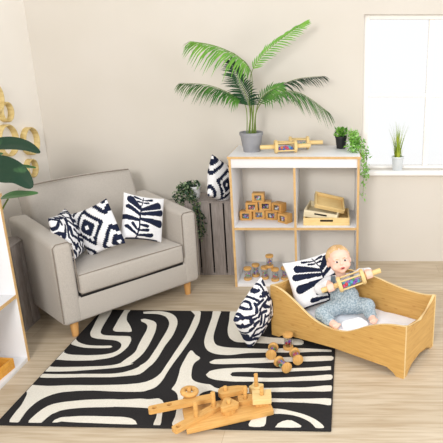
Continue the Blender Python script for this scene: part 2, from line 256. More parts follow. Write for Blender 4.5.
RUG=[[(0.006,0.897),(0.006,0.886),(0.006,0.867),(0.006,0.847),(0.006,0.829),(0.006,0.81),(0.006,0.791),(0.006,0.77),(0.006,0.748),(0.006,0.731),(0.006,0.719),(0.011,0.71),(0.027,0.702),(0.048,0.693),(0.072,0.684),(0.098,0.677),(0.128,0.674),(0.162,0.673),(0.191,0.673),(0.216,0.674),(0.238,0.677),(0.253,0.68),(0.257,0.691),(0.244,0.701),(0.228,0.7),(0.204,0.698),(0.181,0.698),(0.156,0.698),(0.129,0.7),(0.104,0.704),(0.083,0.712),(0.062,0.722),(0.044,0.733),(0.03,0.745),(0.018,0.759),(0.007,0.774),(0.006,0.788),(0.006,0.804),(0.006,0.82),(0.006,0.836),(0.006,0.854),(0.006,0.868),(0.006,0.882),(0.006,0.894)],[(0.009,1.152),(0.009,1.121),(0.017,1.07),(0.025,1.023),(0.031,0.986),(0.039,0.95),(0.045,0.92),(0.05,0.894),(0.054,0.871),(0.059,0.851),(0.066,0.833),(0.075,0.817),(0.084,0.804),(0.094,0.795),(0.106,0.788),(0.12,0.783),(0.14,0.778),(0.164,0.775),(0.185,0.772),(0.203,0.77),(0.22,0.768),(0.235,0.765),(0.248,0.761),(0.261,0.755),(0.272,0.748),(0.283,0.739),(0.293,0.727),(0.3,0.715),(0.305,0.702),(0.309,0.687),(0.309,0.673),(0.308,0.66),(0.304,0.647),(0.297,0.635),(0.287,0.624),(0.273,0.615),(0.255,0.607),(0.234,0.601),(0.207,0.597),(0.181,0.595),(0.151,0.593),(0.119,0.594),(0.092,0.595),(0.073,0.596),(0.057,0.599),(0.039,0.604),(0.011,0.619),(0.006,0.637),(0.006,0.641),(0.006,0.619),(0.006,0.582),(0.006,0.554),(0.006,0.545),(0.006,0.545),(0.015,0.546),(0.039,0.543),(0.068,0.54),(0.097,0.539),(0.13,0.539),(0.166,0.541),(0.194,0.543),(0.211,0.545),(0.221,0.549),(0.234,0.553),(0.253,0.559),(0.276,0.566),(0.295,0.575),(0.309,0.587),(0.321,0.602),(0.33,0.619),(0.337,0.64),(0.342,0.663),(0.345,0.684),(0.346,0.702),(0.344,0.719),(0.343,0.734),(0.341,0.75),(0.338,0.765),(0.334,0.778),(0.317,0.808),(0.301,0.812),(0.28,0.813),(0.251,0.813),(0.225,0.814),(0.203,0.815),(0.183,0.816),(0.166,0.818),(0.152,0.822),(0.142,0.828),(0.132,0.836),(0.125,0.845),(0.119,0.856),(0.113,0.873),(0.108,0.894),(0.102,0.923),(0.096,0.962),(0.088,1.026),(0.078,1.104),(0.066,1.152),(0.047,1.152),(0.023,1.152)],[(0.182,0.885),(0.177,0.903),(0.173,0.93),(0.169,0.964),(0.162,1.014),(0.155,1.074),(0.151,1.126),(0.149,1.152),(0.149,1.152),(0.153,1.152),(0.163,1.152),(0.177,1.152),(0.187,1.152),(0.189,1.143),(0.187,1.125),(0.188,1.105),(0.194,1.078),(0.204,1.046),(0.214,1.019),(0.225,0.999),(0.236,0.983),(0.248,0.967),(0.261,0.947),(0.275,0.925),(0.285,0.907),(0.294,0.891),(0.3,0.877),(0.299,0.868),(0.288,0.865),(0.269,0.866),(0.252,0.867),(0.235,0.867),(0.217,0.867),(0.202,0.869)],[(0.302,1.023),(0.32,1.034),(0.333,1.031),(0.35,1.025),(0.365,1.018),(0.379,1.011),(0.393,1.002),(0.405,0.99),(0.414,0.978),(0.422,0.962),(0.428,0.942),(0.435,0.916),(0.442,0.884),(0.447,0.85),(0.452,0.809),(0.456,0.764),(0.459,0.723),(0.46,0.686),(0.46,0.65),(0.458,0.619),(0.453,0.59),(0.446,0.564),(0.44,0.544),(0.426,0.514),(0.442,0.518),(0.434,0.511),(0.419,0.499),(0.402,0.489),(0.383,0.481),(0.359,0.474),(0.333,0.468),(0.302,0.462),(0.265,0.456),(0.231,0.45),(0.199,0.445),(0.166,0.439),(0.135,0.435),(0.104,0.432),(0.072,0.43),(0.043,0.429),(0.015,0.428),(0.006,0.429),(0.006,0.433),(0.006,0.447),(0.006,0.467),(0.006,0.479),(0.006,0.48),(0.008,0.475),(0.03,0.471),(0.056,0.471),(0.086,0.471),(0.117,0.473),(0.149,0.475),(0.183,0.477),(0.217,0.481),(0.253,0.484),(0.292,0.488),(0.323,0.494),(0.345,0.501),(0.361,0.51),(0.373,0.519),(0.382,0.551),(0.391,0.573),(0.402,0.601),(0.409,0.631),(0.408,0.663),(0.402,0.698),(0.398,0.736),(0.394,0.781),(0.391,0.83),(0.388,0.871),(0.384,0.9),(0.379,0.922),(0.373,0.94),(0.365,0.957),(0.354,0.97),(0.344,0.981),(0.317,0.998)],[(0.28,1.128),(0.304,1.134),(0.341,1.14),(0.376,1.142),(0.404,1.138),(0.43,1.13),(0.454,1.119),(0.476,1.104),(0.495,1.085),(0.512,1.064),(0.526,1.039),(0.538,1.01),(0.548,0.976),(0.555,0.933),(0.56,0.884),(0.563,0.837),(0.562,0.794),(0.558,0.751),(0.555,0.709),(0.555,0.662),(0.556,0.612),(0.555,0.573),(0.553,0.545),(0.55,0.526),(0.547,0.511),(0.54,0.493),(0.534,0.471),(0.526,0.442),(0.514,0.42),(0.494,0.409),(0.47,0.404),(0.444,0.399),(0.421,0.394),(0.396,0.389),(0.367,0.386),(0.328,0.384),(0.283,0.383),(0.244,0.382),(0.216,0.381),(0.191,0.379),(0.164,0.377),(0.127,0.374),(0.085,0.372),(0.048,0.371),(0.015,0.372),(0.006,0.375),(0.006,0.379),(0.006,0.403),(0.006,0.405),(0.024,0.404),(0.056,0.403),(0.087,0.403),(0.119,0.404),(0.15,0.406),(0.182,0.407),(0.215,0.41),(0.248,0.411),(0.284,0.412),(0.323,0.413),(0.355,0.415),(0.379,0.418),(0.399,0.423),(0.417,0.429),(0.434,0.438),(0.45,0.449),(0.464,0.46),(0.475,0.471),(0.483,0.483),(0.489,0.492),(0.485,0.493),(0.491,0.506),(0.502,0.524),(0.509,0.546),(0.512,0.572),(0.513,0.602),(0.513,0.637),(0.514,0.681),(0.513,0.731),(0.512,0.779),(0.512,0.826),(0.511,0.873),(0.508,0.913),(0.504,0.944),(0.499,0.97),(0.49,0.995),(0.478,1.021),(0.462,1.047),(0.445,1.069),(0.425,1.084),(0.402,1.096),(0.378,1.104),(0.347,1.107),(0.314,1.107),(0.29,1.108)],[(0.585,1.152),(0.599,1.152),(0.623,1.152),(0.643,1.151),(0.653,1.136),(0.658,1.113),(0.663,1.086),(0.669,1.055),(0.675,1.018),(0.679,0.976),(0.681,0.928),(0.682,0.873),(0.682,0.818),(0.68,0.764),(0.676,0.708),(0.672,0.657),(0.667,0.609),(0.662,0.564),(0.658,0.525),(0.656,0.494),(0.654,0.468),(0.653,0.442),(0.652,0.415),(0.652,0.387),(0.65,0.362),(0.647,0.341),(0.642,0.322),(0.636,0.306),(0.627,0.294),(0.616,0.285),(0.605,0.278),(0.597,0.272),(0.588,0.267),(0.57,0.264),(0.54,0.262),(0.499,0.261),(0.458,0.262),(0.417,0.263),(0.373,0.266),(0.336,0.267),(0.308,0.266),(0.286,0.265),(0.266,0.263),(0.25,0.261),(0.235,0.258),(0.222,0.256),(0.207,0.253),(0.191,0.25),(0.177,0.245),(0.163,0.238),(0.148,0.229),(0.136,0.218),(0.124,0.205),(0.113,0.189),(0.105,0.172),(0.099,0.153),(0.095,0.131),(0.093,0.11),(0.093,0.089),(0.095,0.069),(0.097,0.051),(0.099,0.034),(0.101,0.02),(0.099,0.012),(0.088,0.012),(0.071,0.012),(0.059,0.013),(0.052,0.028),(0.049,0.05),(0.047,0.072),(0.045,0.094),(0.045,0.117),(0.043,0.139),(0.038,0.163),(0.032,0.188),(0.027,0.208),(0.023,0.222),(0.018,0.232),(0.013,0.24),(0.006,0.249),(0.006,0.256),(0.006,0.265),(0.006,0.278),(0.006,0.294),(0.006,0.304),(0.008,0.304),(0.047,0.299),(0.086,0.297),(0.121,0.299),(0.157,0.303),(0.197,0.307),(0.248,0.309),(0.306,0.31),(0.357,0.312),(0.401,0.315),(0.441,0.318),(0.475,0.322),(0.503,0.327),(0.526,0.331),(0.544,0.336),(0.573,0.349),(0.597,0.372),(0.606,0.387),(0.614,0.406),(0.621,0.426),(0.623,0.445),(0.624,0.464),(0.625,0.493),(0.627,0.533),(0.63,0.583),(0.632,0.638),(0.636,0.699),(0.639,0.768),(0.64,0.836),(0.638,0.911),(0.634,0.99),(0.63,1.048),(0.629,1.076),(0.628,1.086),(0.624,1.098),(0.61,1.12),(0.592,1.143)],[(0.148,0.012),(0.143,0.025),(0.145,0.045),(0.148,0.063),(0.151,0.08),(0.156,0.097),(0.161,0.112),(0.167,0.124),(0.173,0.135),(0.182,0.143),(0.192,0.151),(0.205,0.157),(0.218,0.162),(0.231,0.167),(0.245,0.17),(0.262,0.174),(0.282,0.178),(0.305,0.183),(0.333,0.188),(0.369,0.192),(0.41,0.195),(0.445,0.197),(0.469,0.197),(0.487,0.196),(0.507,0.196),(0.535,0.199),(0.566,0.202),(0.592,0.205),(0.611,0.204),(0.625,0.202),(0.639,0.202),(0.655,0.205),(0.671,0.209),(0.683,0.21),(0.704,0.196),(0.718,0.175),(0.724,0.153),(0.73,0.122),(0.737,0.093),(0.744,0.063),(0.752,0.032),(0.754,0.012),(0.723,0.012),(0.72,0.024),(0.719,0.042),(0.719,0.057),(0.717,0.07),(0.715,0.081),(0.712,0.092),(0.704,0.103),(0.695,0.113),(0.686,0.121),(0.663,0.132),(0.652,0.134),(0.637,0.136),(0.616,0.137),(0.582,0.139),(0.539,0.14),(0.506,0.14),(0.491,0.14),(0.485,0.138),(0.47,0.137),(0.438,0.135),(0.396,0.133),(0.359,0.13),(0.332,0.126),(0.308,0.122),(0.289,0.118),(0.272,0.113),(0.259,0.108),(0.248,0.102),(0.224,0.078),(0.219,0.067),(0.215,0.054),(0.212,0.042),(0.207,0.013),(0.189,0.012),(0.165,0.012)],[(0.256,0.016),(0.258,0.033),(0.275,0.05),(0.286,0.054),(0.3,0.056),(0.317,0.058),(0.337,0.061),(0.361,0.064),(0.388,0.065),(0.423,0.066),(0.464,0.065),(0.499,0.065),(0.526,0.064),(0.549,0.064),(0.567,0.063),(0.583,0.06),(0.597,0.057),(0.608,0.053),(0.63,0.038),(0.647,0.015),(0.618,0.013),(0.571,0.014),(0.52,0.015),(0.458,0.017),(0.388,0.019),(0.336,0.021),(0.311,0.023),(0.301,0.024),(0.294,0.025),(0.277,0.017)],[(0.716,0.661),(0.726,0.659),(0.74,0.64),(0.753,0.621),(0.767,0.608),(0.782,0.595),(0.79,0.582),(0.787,0.567),(0.778,0.552),(0.772,0.536),(0.77,0.519),(0.771,0.5),(0.773,0.481),(0.777,0.459),(0.782,0.436),(0.786,0.417),(0.796,0.388),(0.803,0.377),(0.812,0.367),(0.823,0.358),(0.837,0.351),(0.853,0.345),(0.867,0.341),(0.88,0.338),(0.891,0.337),(0.904,0.334),(0.917,0.324),(0.931,0.311),(0.949,0.302),(0.97,0.298),(0.996,0.298),(1.022,0.299),(1.045,0.302),(1.07,0.307),(1.098,0.31),(1.134,0.312),(1.175,0.312),(1.212,0.313),(1.245,0.315),(1.276,0.318),(1.305,0.32),(1.331,0.32),(1.355,0.32),(1.385,0.322),(1.43,0.33),(1.482,0.341),(1.518,0.344),(1.523,0.332),(1.523,0.312),(1.519,0.297),(1.485,0.292),(1.434,0.292),(1.387,0.291),(1.345,0.288),(1.304,0.284),(1.27,0.282),(1.245,0.281),(1.226,0.281),(1.207,0.28),(1.189,0.275),(1.17,0.269),(1.146,0.265),(1.109,0.265),(1.065,0.267),(1.028,0.268),(0.999,0.269),(0.975,0.27),(0.955,0.272),(0.939,0.277),(0.926,0.283),(0.915,0.285),(0.885,0.269),(0.873,0.251),(0.873,0.24),(0.874,0.225),(0.874,0.207),(0.873,0.182),(0.872,0.152),(0.87,0.121),(0.87,0.085),(0.87,0.046),(0.865,0.018),(0.848,0.012),(0.825,0.012),(0.809,0.013),(0.804,0.027),(0.804,0.049),(0.804,0.072),(0.801,0.094),(0.796,0.119),(0.792,0.142),(0.788,0.164),(0.784,0.186),(0.779,0.204),(0.767,0.237),(0.761,0.249),(0.752,0.261),(0.744,0.271),(0.722,0.288),(0.722,0.301),(0.725,0.317),(0.727,0.337),(0.726,0.361),(0.723,0.389),(0.72,0.415),(0.717,0.437),(0.713,0.458),(0.71,0.479),(0.709,0.503),(0.708,0.53),(0.709,0.558),(0.709,0.596),(0.711,0.637)],[(0.729,1.152),(0.742,1.152),(0.763,1.152),(0.778,1.152),(0.783,1.142),(0.784,1.109),(0.786,1.068),(0.79,1.009),(0.796,0.939),(0.8,0.883),(0.804,0.849),(0.807,0.827),(0.812,0.807),(0.818,0.784),(0.827,0.761),(0.835,0.743),(0.844,0.731),(0.853,0.722),(0.864,0.716),(0.878,0.71),(0.893,0.705),(0.913,0.701),(0.935,0.698),(0.961,0.696),(0.996,0.695),(1.047,0.693),(1.109,0.691),(1.161,0.69),(1.196,0.694),(1.223,0.699),(1.25,0.702),(1.279,0.703),(1.309,0.703),(1.339,0.703),(1.369,0.702),(1.4,0.7),(1.429,0.698),(1.46,0.696),(1.49,0.693),(1.51,0.689),(1.511,0.674),(1.492,0.672),(1.464,0.673),(1.431,0.671),(1.391,0.668),(1.344,0.662),(1.298,0.659),(1.254,0.657),(1.209,0.656),(1.166,0.655),(1.123,0.652),(1.079,0.649),(1.04,0.645),(1.009,0.638),(0.981,0.629),(0.956,0.623),(0.933,0.621),(0.913,0.622),(0.894,0.624),(0.877,0.627),(0.86,0.632),(0.846,0.639),(0.832,0.648),(0.818,0.659),(0.807,0.672),(0.796,0.689),(0.785,0.71),(0.777,0.732),(0.77,0.754),(0.765,0.778),(0.761,0.806),(0.757,0.839),(0.754,0.879),(0.751,0.921),(0.748,0.968),(0.744,1.021),(0.741,1.066),(0.735,1.105),(0.729,1.138)],[(0.851,0.544),(0.872,0.569),(0.893,0.574),(0.922,0.577),(0.964,0.581),(1.028,0.586),(1.106,0.592),(1.174,0.598),(1.22,0.602),(1.258,0.605),(1.304,0.609),(1.374,0.616),(1.456,0.624),(1.512,0.625),(1.523,0.614),(1.523,0.596),(1.514,0.582),(1.458,0.574),(1.378,0.568),(1.308,0.564),(1.263,0.559),(1.225,0.555),(1.18,0.55),(1.114,0.543),(1.037,0.535),(0.975,0.53),(0.933,0.527),(0.902,0.527),(0.881,0.527),(0.861,0.532)],[(0.841,1.152),(0.856,1.152),(0.879,1.152),(0.898,1.152),(0.907,1.13),(0.913,1.078),(0.918,1.028),(0.924,0.985),(0.93,0.941),(0.941,0.907),(0.956,0.886),(0.975,0.872),(1.003,0.86),(1.046,0.846),(1.098,0.832),(1.143,0.822),(1.174,0.818),(1.2,0.818),(1.227,0.816),(1.264,0.813),(1.304,0.807),(1.332,0.798),(1.345,0.78),(1.346,0.758),(1.336,0.744),(1.31,0.741),(1.271,0.744),(1.236,0.748),(1.209,0.749),(1.183,0.75),(1.152,0.752),(1.11,0.755),(1.06,0.759),(1.02,0.761),(0.995,0.762),(0.978,0.762),(0.964,0.764),(0.95,0.768),(0.939,0.775),(0.928,0.785),(0.918,0.796),(0.907,0.81),(0.898,0.828),(0.89,0.849),(0.882,0.875),(0.875,0.905),(0.869,0.941),(0.864,0.984),(0.859,1.027),(0.851,1.076),(0.842,1.128)],[(0.862,0.422),(0.873,0.454),(0.884,0.462),(0.9,0.47),(0.917,0.476),(0.937,0.481),(0.959,0.485),(0.983,0.488),(1.008,0.491),(1.036,0.493),(1.067,0.494),(1.102,0.492),(1.141,0.489),(1.179,0.488),(1.215,0.489),(1.251,0.491),(1.288,0.494),(1.329,0.498),(1.373,0.502),(1.413,0.507),(1.451,0.513),(1.488,0.52),(1.512,0.521),(1.513,0.488),(1.477,0.482),(1.424,0.478),(1.374,0.475),(1.33,0.47),(1.286,0.465),(1.249,0.462),(1.219,0.46),(1.193,0.46),(1.166,0.46),(1.135,0.459),(1.103,0.458),(1.073,0.457),(1.044,0.456),(1.015,0.454),(0.995,0.45),(0.987,0.427),(1.002,0.411),(1.023,0.409),(1.051,0.408),(1.081,0.407),(1.115,0.405),(1.154,0.402),(1.191,0.401),(1.225,0.403),(1.261,0.406),(1.296,0.41),(1.336,0.415),(1.379,0.421),(1.418,0.426),(1.455,0.433),(1.491,0.44),(1.515,0.441),(1.523,0.43),(1.523,0.411),(1.516,0.397),(1.481,0.39),(1.429,0.386),(1.38,0.383),(1.338,0.379),(1.296,0.375),(1.26,0.372),(1.23,0.371),(1.205,0.37),(1.179,0.369),(1.149,0.368),(1.118,0.368),(1.089,0.367),(1.061,0.366),(1.034,0.365),(1.008,0.366),(0.979,0.369),(0.948,0.373),(0.923,0.378),(0.904,0.385),(0.889,0.393),(0.878,0.4)],[(1.136,0.233),(1.151,0.233),(1.176,0.23),(1.198,0.227),(1.211,0.227),(1.223,0.227),(1.238,0.227),(1.26,0.226),(1.286,0.226),(1.315,0.226),(1.346,0.226),(1.381,0.228),(1.415,0.229),(1.453,0.232),(1.493,0.235),(1.521,0.232),(1.523,0.217),(1.523,0.197),(1.522,0.183),(1.507,0.182),(1.483,0.188),(1.456,0.193),(1.426,0.195),(1.39,0.198),(1.356,0.199),(1.319,0.2),(1.281,0.199),(1.25,0.199),(1.23,0.198),(1.217,0.196),(1.203,0.195),(1.184,0.196),(1.164,0.197),(1.149,0.201)],[(1.157,0.017),(1.153,0.03),(1.157,0.049),(1.162,0.068),(1.165,0.089),(1.168,0.111),(1.176,0.128),(1.193,0.138),(1.215,0.145),(1.233,0.148),(1.256,0.147),(1.271,0.145),(1.29,0.143),(1.309,0.139),(1.331,0.132),(1.355,0.124),(1.378,0.116),(1.4,0.106),(1.422,0.094),(1.44,0.082),(1.455,0.071),(1.468,0.058),(1.478,0.047),(1.488,0.035),(1.495,0.024),(1.496,0.016),(1.487,0.013),(1.47,0.012),(1.457,0.015),(1.442,0.04),(1.432,0.052),(1.418,0.064),(1.403,0.075),(1.387,0.085),(1.369,0.093),(1.351,0.1),(1.33,0.105),(1.308,0.108),(1.29,0.11),(1.26,0.109),(1.233,0.099),(1.226,0.082),(1.228,0.062),(1.23,0.037),(1.225,0.019),(1.205,0.012),(1.176,0.012)],[(1.277,0.012),(1.285,0.036),(1.304,0.054),(1.325,0.063),(1.347,0.061),(1.37,0.045),(1.382,0.035),(1.394,0.024),(1.39,0.015),(1.358,0.012),(1.31,0.012)]]
# ------------------------------------------------------------------ rug
c0=V((-1.532,2.155,0)); ang=math.atan2(-.02944,.99957)
rg=thing('rug','large rectangular rug with bold curving black and cream lines lying on the oak floor','rug',c0,(0,0,ang))
b=MB(); b.span((0,0,.0005),(RUG_W,RUG_D,.011),.003); b.build('backing','rug_black',rg)
b=MB()
from mathutils.geometry import delaunay_2d_cdt
def inside(q,lp):
    c=False
    for i in range(len(lp)):
        a,d=lp[i-1],lp[i]
        if (a[1]>q[1])!=(d[1]>q[1]) and q[0]<(d[0]-a[0])*(q[1]-a[1])/(d[1]-a[1])+a[0]: c=not c
    return c
for poly in RUG:
    P=[]
    for q in poly:
        if not P or (V(q)-V(P[-1])).length>.004: P.append(q)
    r=delaunay_2d_cdt([V(p) for p in P],[(i,(i+1)%len(P)) for i in range(len(P))],[],0,1e-5)
    vs=[b.bm.verts.new((p.x,p.y,.0128)) for p in r[0]]
    for f in r[2]:
        q=sum((r[0][i] for i in f),V((0,0)))/len(f)
        if inside(q,P): b.bm.faces.new([vs[i] for i in f])
ed=[x for x in b.bm.edges if len(x.link_faces)==1]
r=bmesh.ops.extrude_edge_only(b.bm,edges=ed)
for v in r['geom']:
    if isinstance(v,bmesh.types.BMVert): v.co.z=.0105
bmesh.ops.delete(b.bm,geom=[v for v in b.bm.verts if not v.link_faces],context='VERTS')
b.build('line_pattern','rug_white',rg,smooth=False,normals=False,label='raised cream lines')
# ------------------------------------------------------------------ armchair
SO=V((-1.253,3.259,0)); SA=math.atan2(.7459,.66607)
sf=thing('armchair','wide taupe fabric armchair with three cushions, standing in the corner','armchair',SO,(0,0,SA))
def sofa_p(u,back,z): return SO+Matrix.Rotation(SA,3,'Z')@V((u,back,z))
b=MB(); b.span((-.44,-.035,.105),(.44,.66,.259),.02,3); b.build('base','sofa',sf)
b=MB(); b.span((-.348,-.030,.235),(.348,.1,.276)); b.build('shade_sheet','gap',sf,label='dark strip painted as shade under the seat cushion')  # dark strip in place of the shade below the cushion
for sx in (-1,1):
    b=MB(); vs=b.box((sx*.41,.27,.355),(.115,.62,.5),None,.028,4)
    for v in vs:
        t=max(0,(v.co.z-.3)/.3); v.co.z+=.045*max(0,(v.co.y+.04)/.62)*t
        v.co.x+=sx*.006*t
    arm=b.build('armrest','sofa',sf)
    b=MB(); P=[(sx*.465,-.035,.13),(sx*.467,-.04,.54),(sx*.466,-.036,.585),(sx*.445,-.033,.603),(sx*.38,-.033,.603),(sx*.362,-.036,.588),(sx*.358,-.04,.54),(sx*.356,-.04,.30)]
    b.tube(P,.0032,6); b.build('piping','piping',arm)
b=MB()                                           # seat cushion, crowned
nx,ny=18,14
vs=b.box((0,.24,.335),(.70,.58,.13),None,.022,4)
bmesh.ops.subdivide_edges(b.bm,edges=[e for e in b.bm.edges if e.calc_length()>.2],cuts=8,use_grid_fill=True)
for v in b.bm.verts:
    x,y=v.co.x/.35,(v.co.y-.24)/.29
    if v.co.z>.36: v.co.z+=.022*max(0,1-x*x)*max(0,1-y*y)
    if v.co.y<.0: v.co.y-=.012*max(0,1-x*x)*max(0,1-((v.co.z-.335)/.065)**2)
seat=b.build('seat_cushion','sofa',sf)
b=MB(); b.tube([(-.345,-.042,.392),(0,-.048,.398),(.345,-.042,.392)],.004,6); b.tube([(-.345,-.042,.278),(0,-.048,.276),(.345,-.042,.278)],.004,6); b.build('piping','piping',seat)
b=MB(); vs=b.box((0,0,0),(.725,.19,.545),None,.035,4)
bmesh.ops.subdivide_edges(b.bm,edges=[e for e in b.bm.edges if e.calc_length()>.15],cuts=8,use_grid_fill=True)
for v in b.bm.verts:
    x,z=v.co.x/.3725,v.co.z/.28
    if v.co.y<0: v.co.y-=.03*max(0,1-x*x)*max(0,1-z*z)
    v.co.z+=.012*(1-x*x) if z>.5 else 0
    v.co.x*=1-.05*max(0,-z)
    if z<-.1: v.co.x*=.96
    y,zz=v.co.y,v.co.z; a=rad(-16)
    v.co=V((v.co.x+.014,.585+y*math.cos(a)-zz*math.sin(a),.537+y*math.sin(a)+zz*math.cos(a)))
back=b.build('backrest','sofa',sf)
b=MB(); P=[]
for i in range(15):
    x=-.316+.66*i/14; P.append((x,.558,.818+.012*(1-(x/.36)**2)))
b.tube(P,.0045,6); b.build('piping','piping',back)
for x,y in ((-.385,.03),(.405,.03),(-.38,.64),(.38,.64)):
    b=MB(); b.tube([(x,y,.11),(x,y,0)],[.026,.019],16); b.build('leg','leg',sf)
# ------------------------------------------------------------------ cushions
def cap(u,v,a,c,ra,rc):
    ax,ay=a; dx,dy=c[0]-ax,c[1]-ay; L=dx*dx+dy*dy
    t=max(0,min(1,((u-ax)*dx+(v-ay)*dy)/L)); return math.hypot(u-ax-dx*t,v-ay-dy*t)<ra+(rc-ra)*t
LEAF=[]
def crop(x,y): return ((x-232)/165.0,(212-y)/172.0)
for (a,c,r0,r1) in (((108,88),(165,150),24,11),((320,110),(180,158),22,9),((350,165),(185,188),19,9),((85,140),(165,195),13,9),((72,218),(168,236),15,8),((345,250),(180,226),23,9),
    ((172,130),(168,380),5,5),((140,62),(190,78),9,4),((275,68),(205,82),8,4),((155,96),(190,102),7,4),((240,98),(200,104),7,4),((205,60),(180,125),3,3),((122,262),(162,312),9,4),((85,285),(162,345),11,5),
    ((232,276),(170,268),10,5),((240,306),(170,312),11,5),((280,346),(170,350),14,6),((100,378),(350,384),5,5)):
    LEAF.append((crop(*a),crop(*c),r0/135.0,r1/135.0))
def pat_leaf(u,v): return any(cap(u,v,*q) for q in LEAF)
def pat_leaf_m(u,v): return pat_leaf(-u,v)
def stair(x,s): return math.floor(x/s)*s+s/2
def ikat(cx,cy):
    def f(u,v):
        u=stair(u-cx,.075); v=stair(v-cy,.075); P=2.06
        a=(u+v+P/2)%P-P/2; c=(u-v+P/2)%P-P/2; d=max(abs(a),abs(c))
        return (.10<d<.40 or .60<d<.85) 
    return f
def brush(seed):
    r=random.Random(seed); S=[]
    for i in range(8):
        for j in range(8):
            x=-.95+i*.27+r.uniform(-.08,.08); y=-.95+j*.27+r.uniform(-.08,.08); a=r.choice((r.gauss(1.0,.35),r.gauss(1.0,.35),r.gauss(2.5,.3))); l=r.uniform(.12,.2)
            S.append(((x-l*math.cos(a),y-l*math.sin(a)),(x+l*math.cos(a),y+l*math.sin(a)),r.uniform(.045,.095),r.uniform(.035,.075)))
    return lambda u,v: any(cap(u,v,*q) for q in S)
def cushion(label,pos,yaw,tilt,roll,size,pat,thick=.07,n=84,seed=1,ink='navy',scale=1.0,group=None):
    cy,sy=math.cos(yaw),math.sin(yaw); R0=V((cy,sy,0)); N=V((sy,-cy,0)); U0=V((-N.x*math.sin(tilt),-N.y*math.sin(tilt),math.cos(tilt)))
    R=R0*math.cos(roll)+U0*math.sin(roll); U=-R0*math.sin(roll)+U0*math.cos(roll); F=R.cross(U)
    cam=V((0,0,CAM_H)); pos=cam+(V(pos)-cam)*scale; size*=scale
    b=MB(); h=size/2
    g=[-1+2*i/n for i in range(n+1)]
    for side in (1,-1):
        rows=[]
        for v in g:
            row=[]
            for u in g:
                e=max(0,(1-u*u))*max(0,(1-v*v)); t=thick*e**.42
                if 0: t=0
                w=noise.noise(V((u*2.1+seed*3.1,v*2.1,side*2.0)))*.010*min(1,e*3)
                px=1-.075*(1-v*v)*u*u; py=1-.075*(1-u*u)*v*v
                row.append((u*h*px*1.02,v*h*py*1.02,side*(t+w) if e>0 else 0))
            rows.append(row)
        b.strip(rows)
    for k,f in enumerate(b.bm.faces):
        i=k%(n*n); v=g[i//n]+1.0/n; u=g[i%n]+1.0/n
        f.material_index=1 if pat(u,v) else 0
    bmesh.ops.remove_doubles(b.bm,verts=b.bm.verts[:],dist=1e-6)
    o=b.build('cushion',['cotton',ink],None,angle=80)
    o.matrix_world=basis(R,U,F,pos)
    return tag(o,label,'cushion',group)
cushion('white cushion with large dark leaf print leaning in the right corner of the armchair',(-1.26,3.568,.555),.935,.235,-.348,.30,pat_leaf,.06,scale=.968)
cushion('middle armchair cushion with black and white stepped diamond pattern',(-1.504,3.421,.531),-.294,.091,.422,.30,ikat(-.18,.18),.055,seed=3,scale=.955)
cushion('leftmost armchair cushion with scattered dark brush strokes on white',(-1.652,3.316,.519),1.75,.325,-.096,.30,brush(4),.06,seed=5,ink='ink',scale=.964)
cushion('white leaf print cushion propped inside the bamboo bed behind the baby',(-.112,3.112,.299),.263,.588,.162,.30,pat_leaf_m,.045,seed=8)
cushion('brush stroke cushion standing on its corner on the rug against the bed end',(-.437,2.885,.196),1.113,-.074,-1.04,.30,brush(11),.065,seed=9,ink='ink')
cushion('diamond patterned cushion leaning upright on the slatted crate beside the white shelf unit',(-.815,3.979,.712),1.307,.087,-.502,.30,ikat(0,-.2),.06,seed=12)
# ------------------------------------------------------------------ slatted crates
def crate(label,mx,w,d,h,open_front=True):
    t=thing('wooden_crate',label,'crate',mx=mx,group='grey washed wooden crates')
    th=.014
    b=MB(); b.span((-w/2,0,h-th),(w/2,d,h),.002); b.build('end_panel','crate',t)
    b=MB(); b.span((-w/2,0,0),(w/2,d,th),.002); b.build('end_panel','crate',t)
    n=4; gap=.011; sw=(w-gap*(n-1))/n
    for y in (0,d-th):
        for i in range(n):
            x=-w/2+i*(sw+gap); b=MB(); b.span((x,y-.001,th),(x+sw,y+th,h-th),.002); b.build('slat','crate',t)
    for sx in (-1,1):
        b=MB(); b.span((sx*w/2-(th if sx>0 else 0),th,th),(sx*w/2+(0 if sx>0 else th),d-th,h-th),.002); b.build('side_board','crate',t)
    b=MB(); b.span((-w/2+th,d*.45,th),(w/2-th,d*.45+.004,h-th)); b.build('shade_backing','gap',t)  # dark sheet painting the shade seen between the slats
    return t
cr=crate('grey slatted crate standing on end between armchair and white shelf unit',Matrix.Translation((-.885,3.915,0)),.37,.265,.575)
cl=crate('grey slatted crate on end between armchair and left wall',Matrix.Translation((-1.85,3.03,0))@Matrix.Rotation(rad(90),4,'Z'),.36,.26,.548)
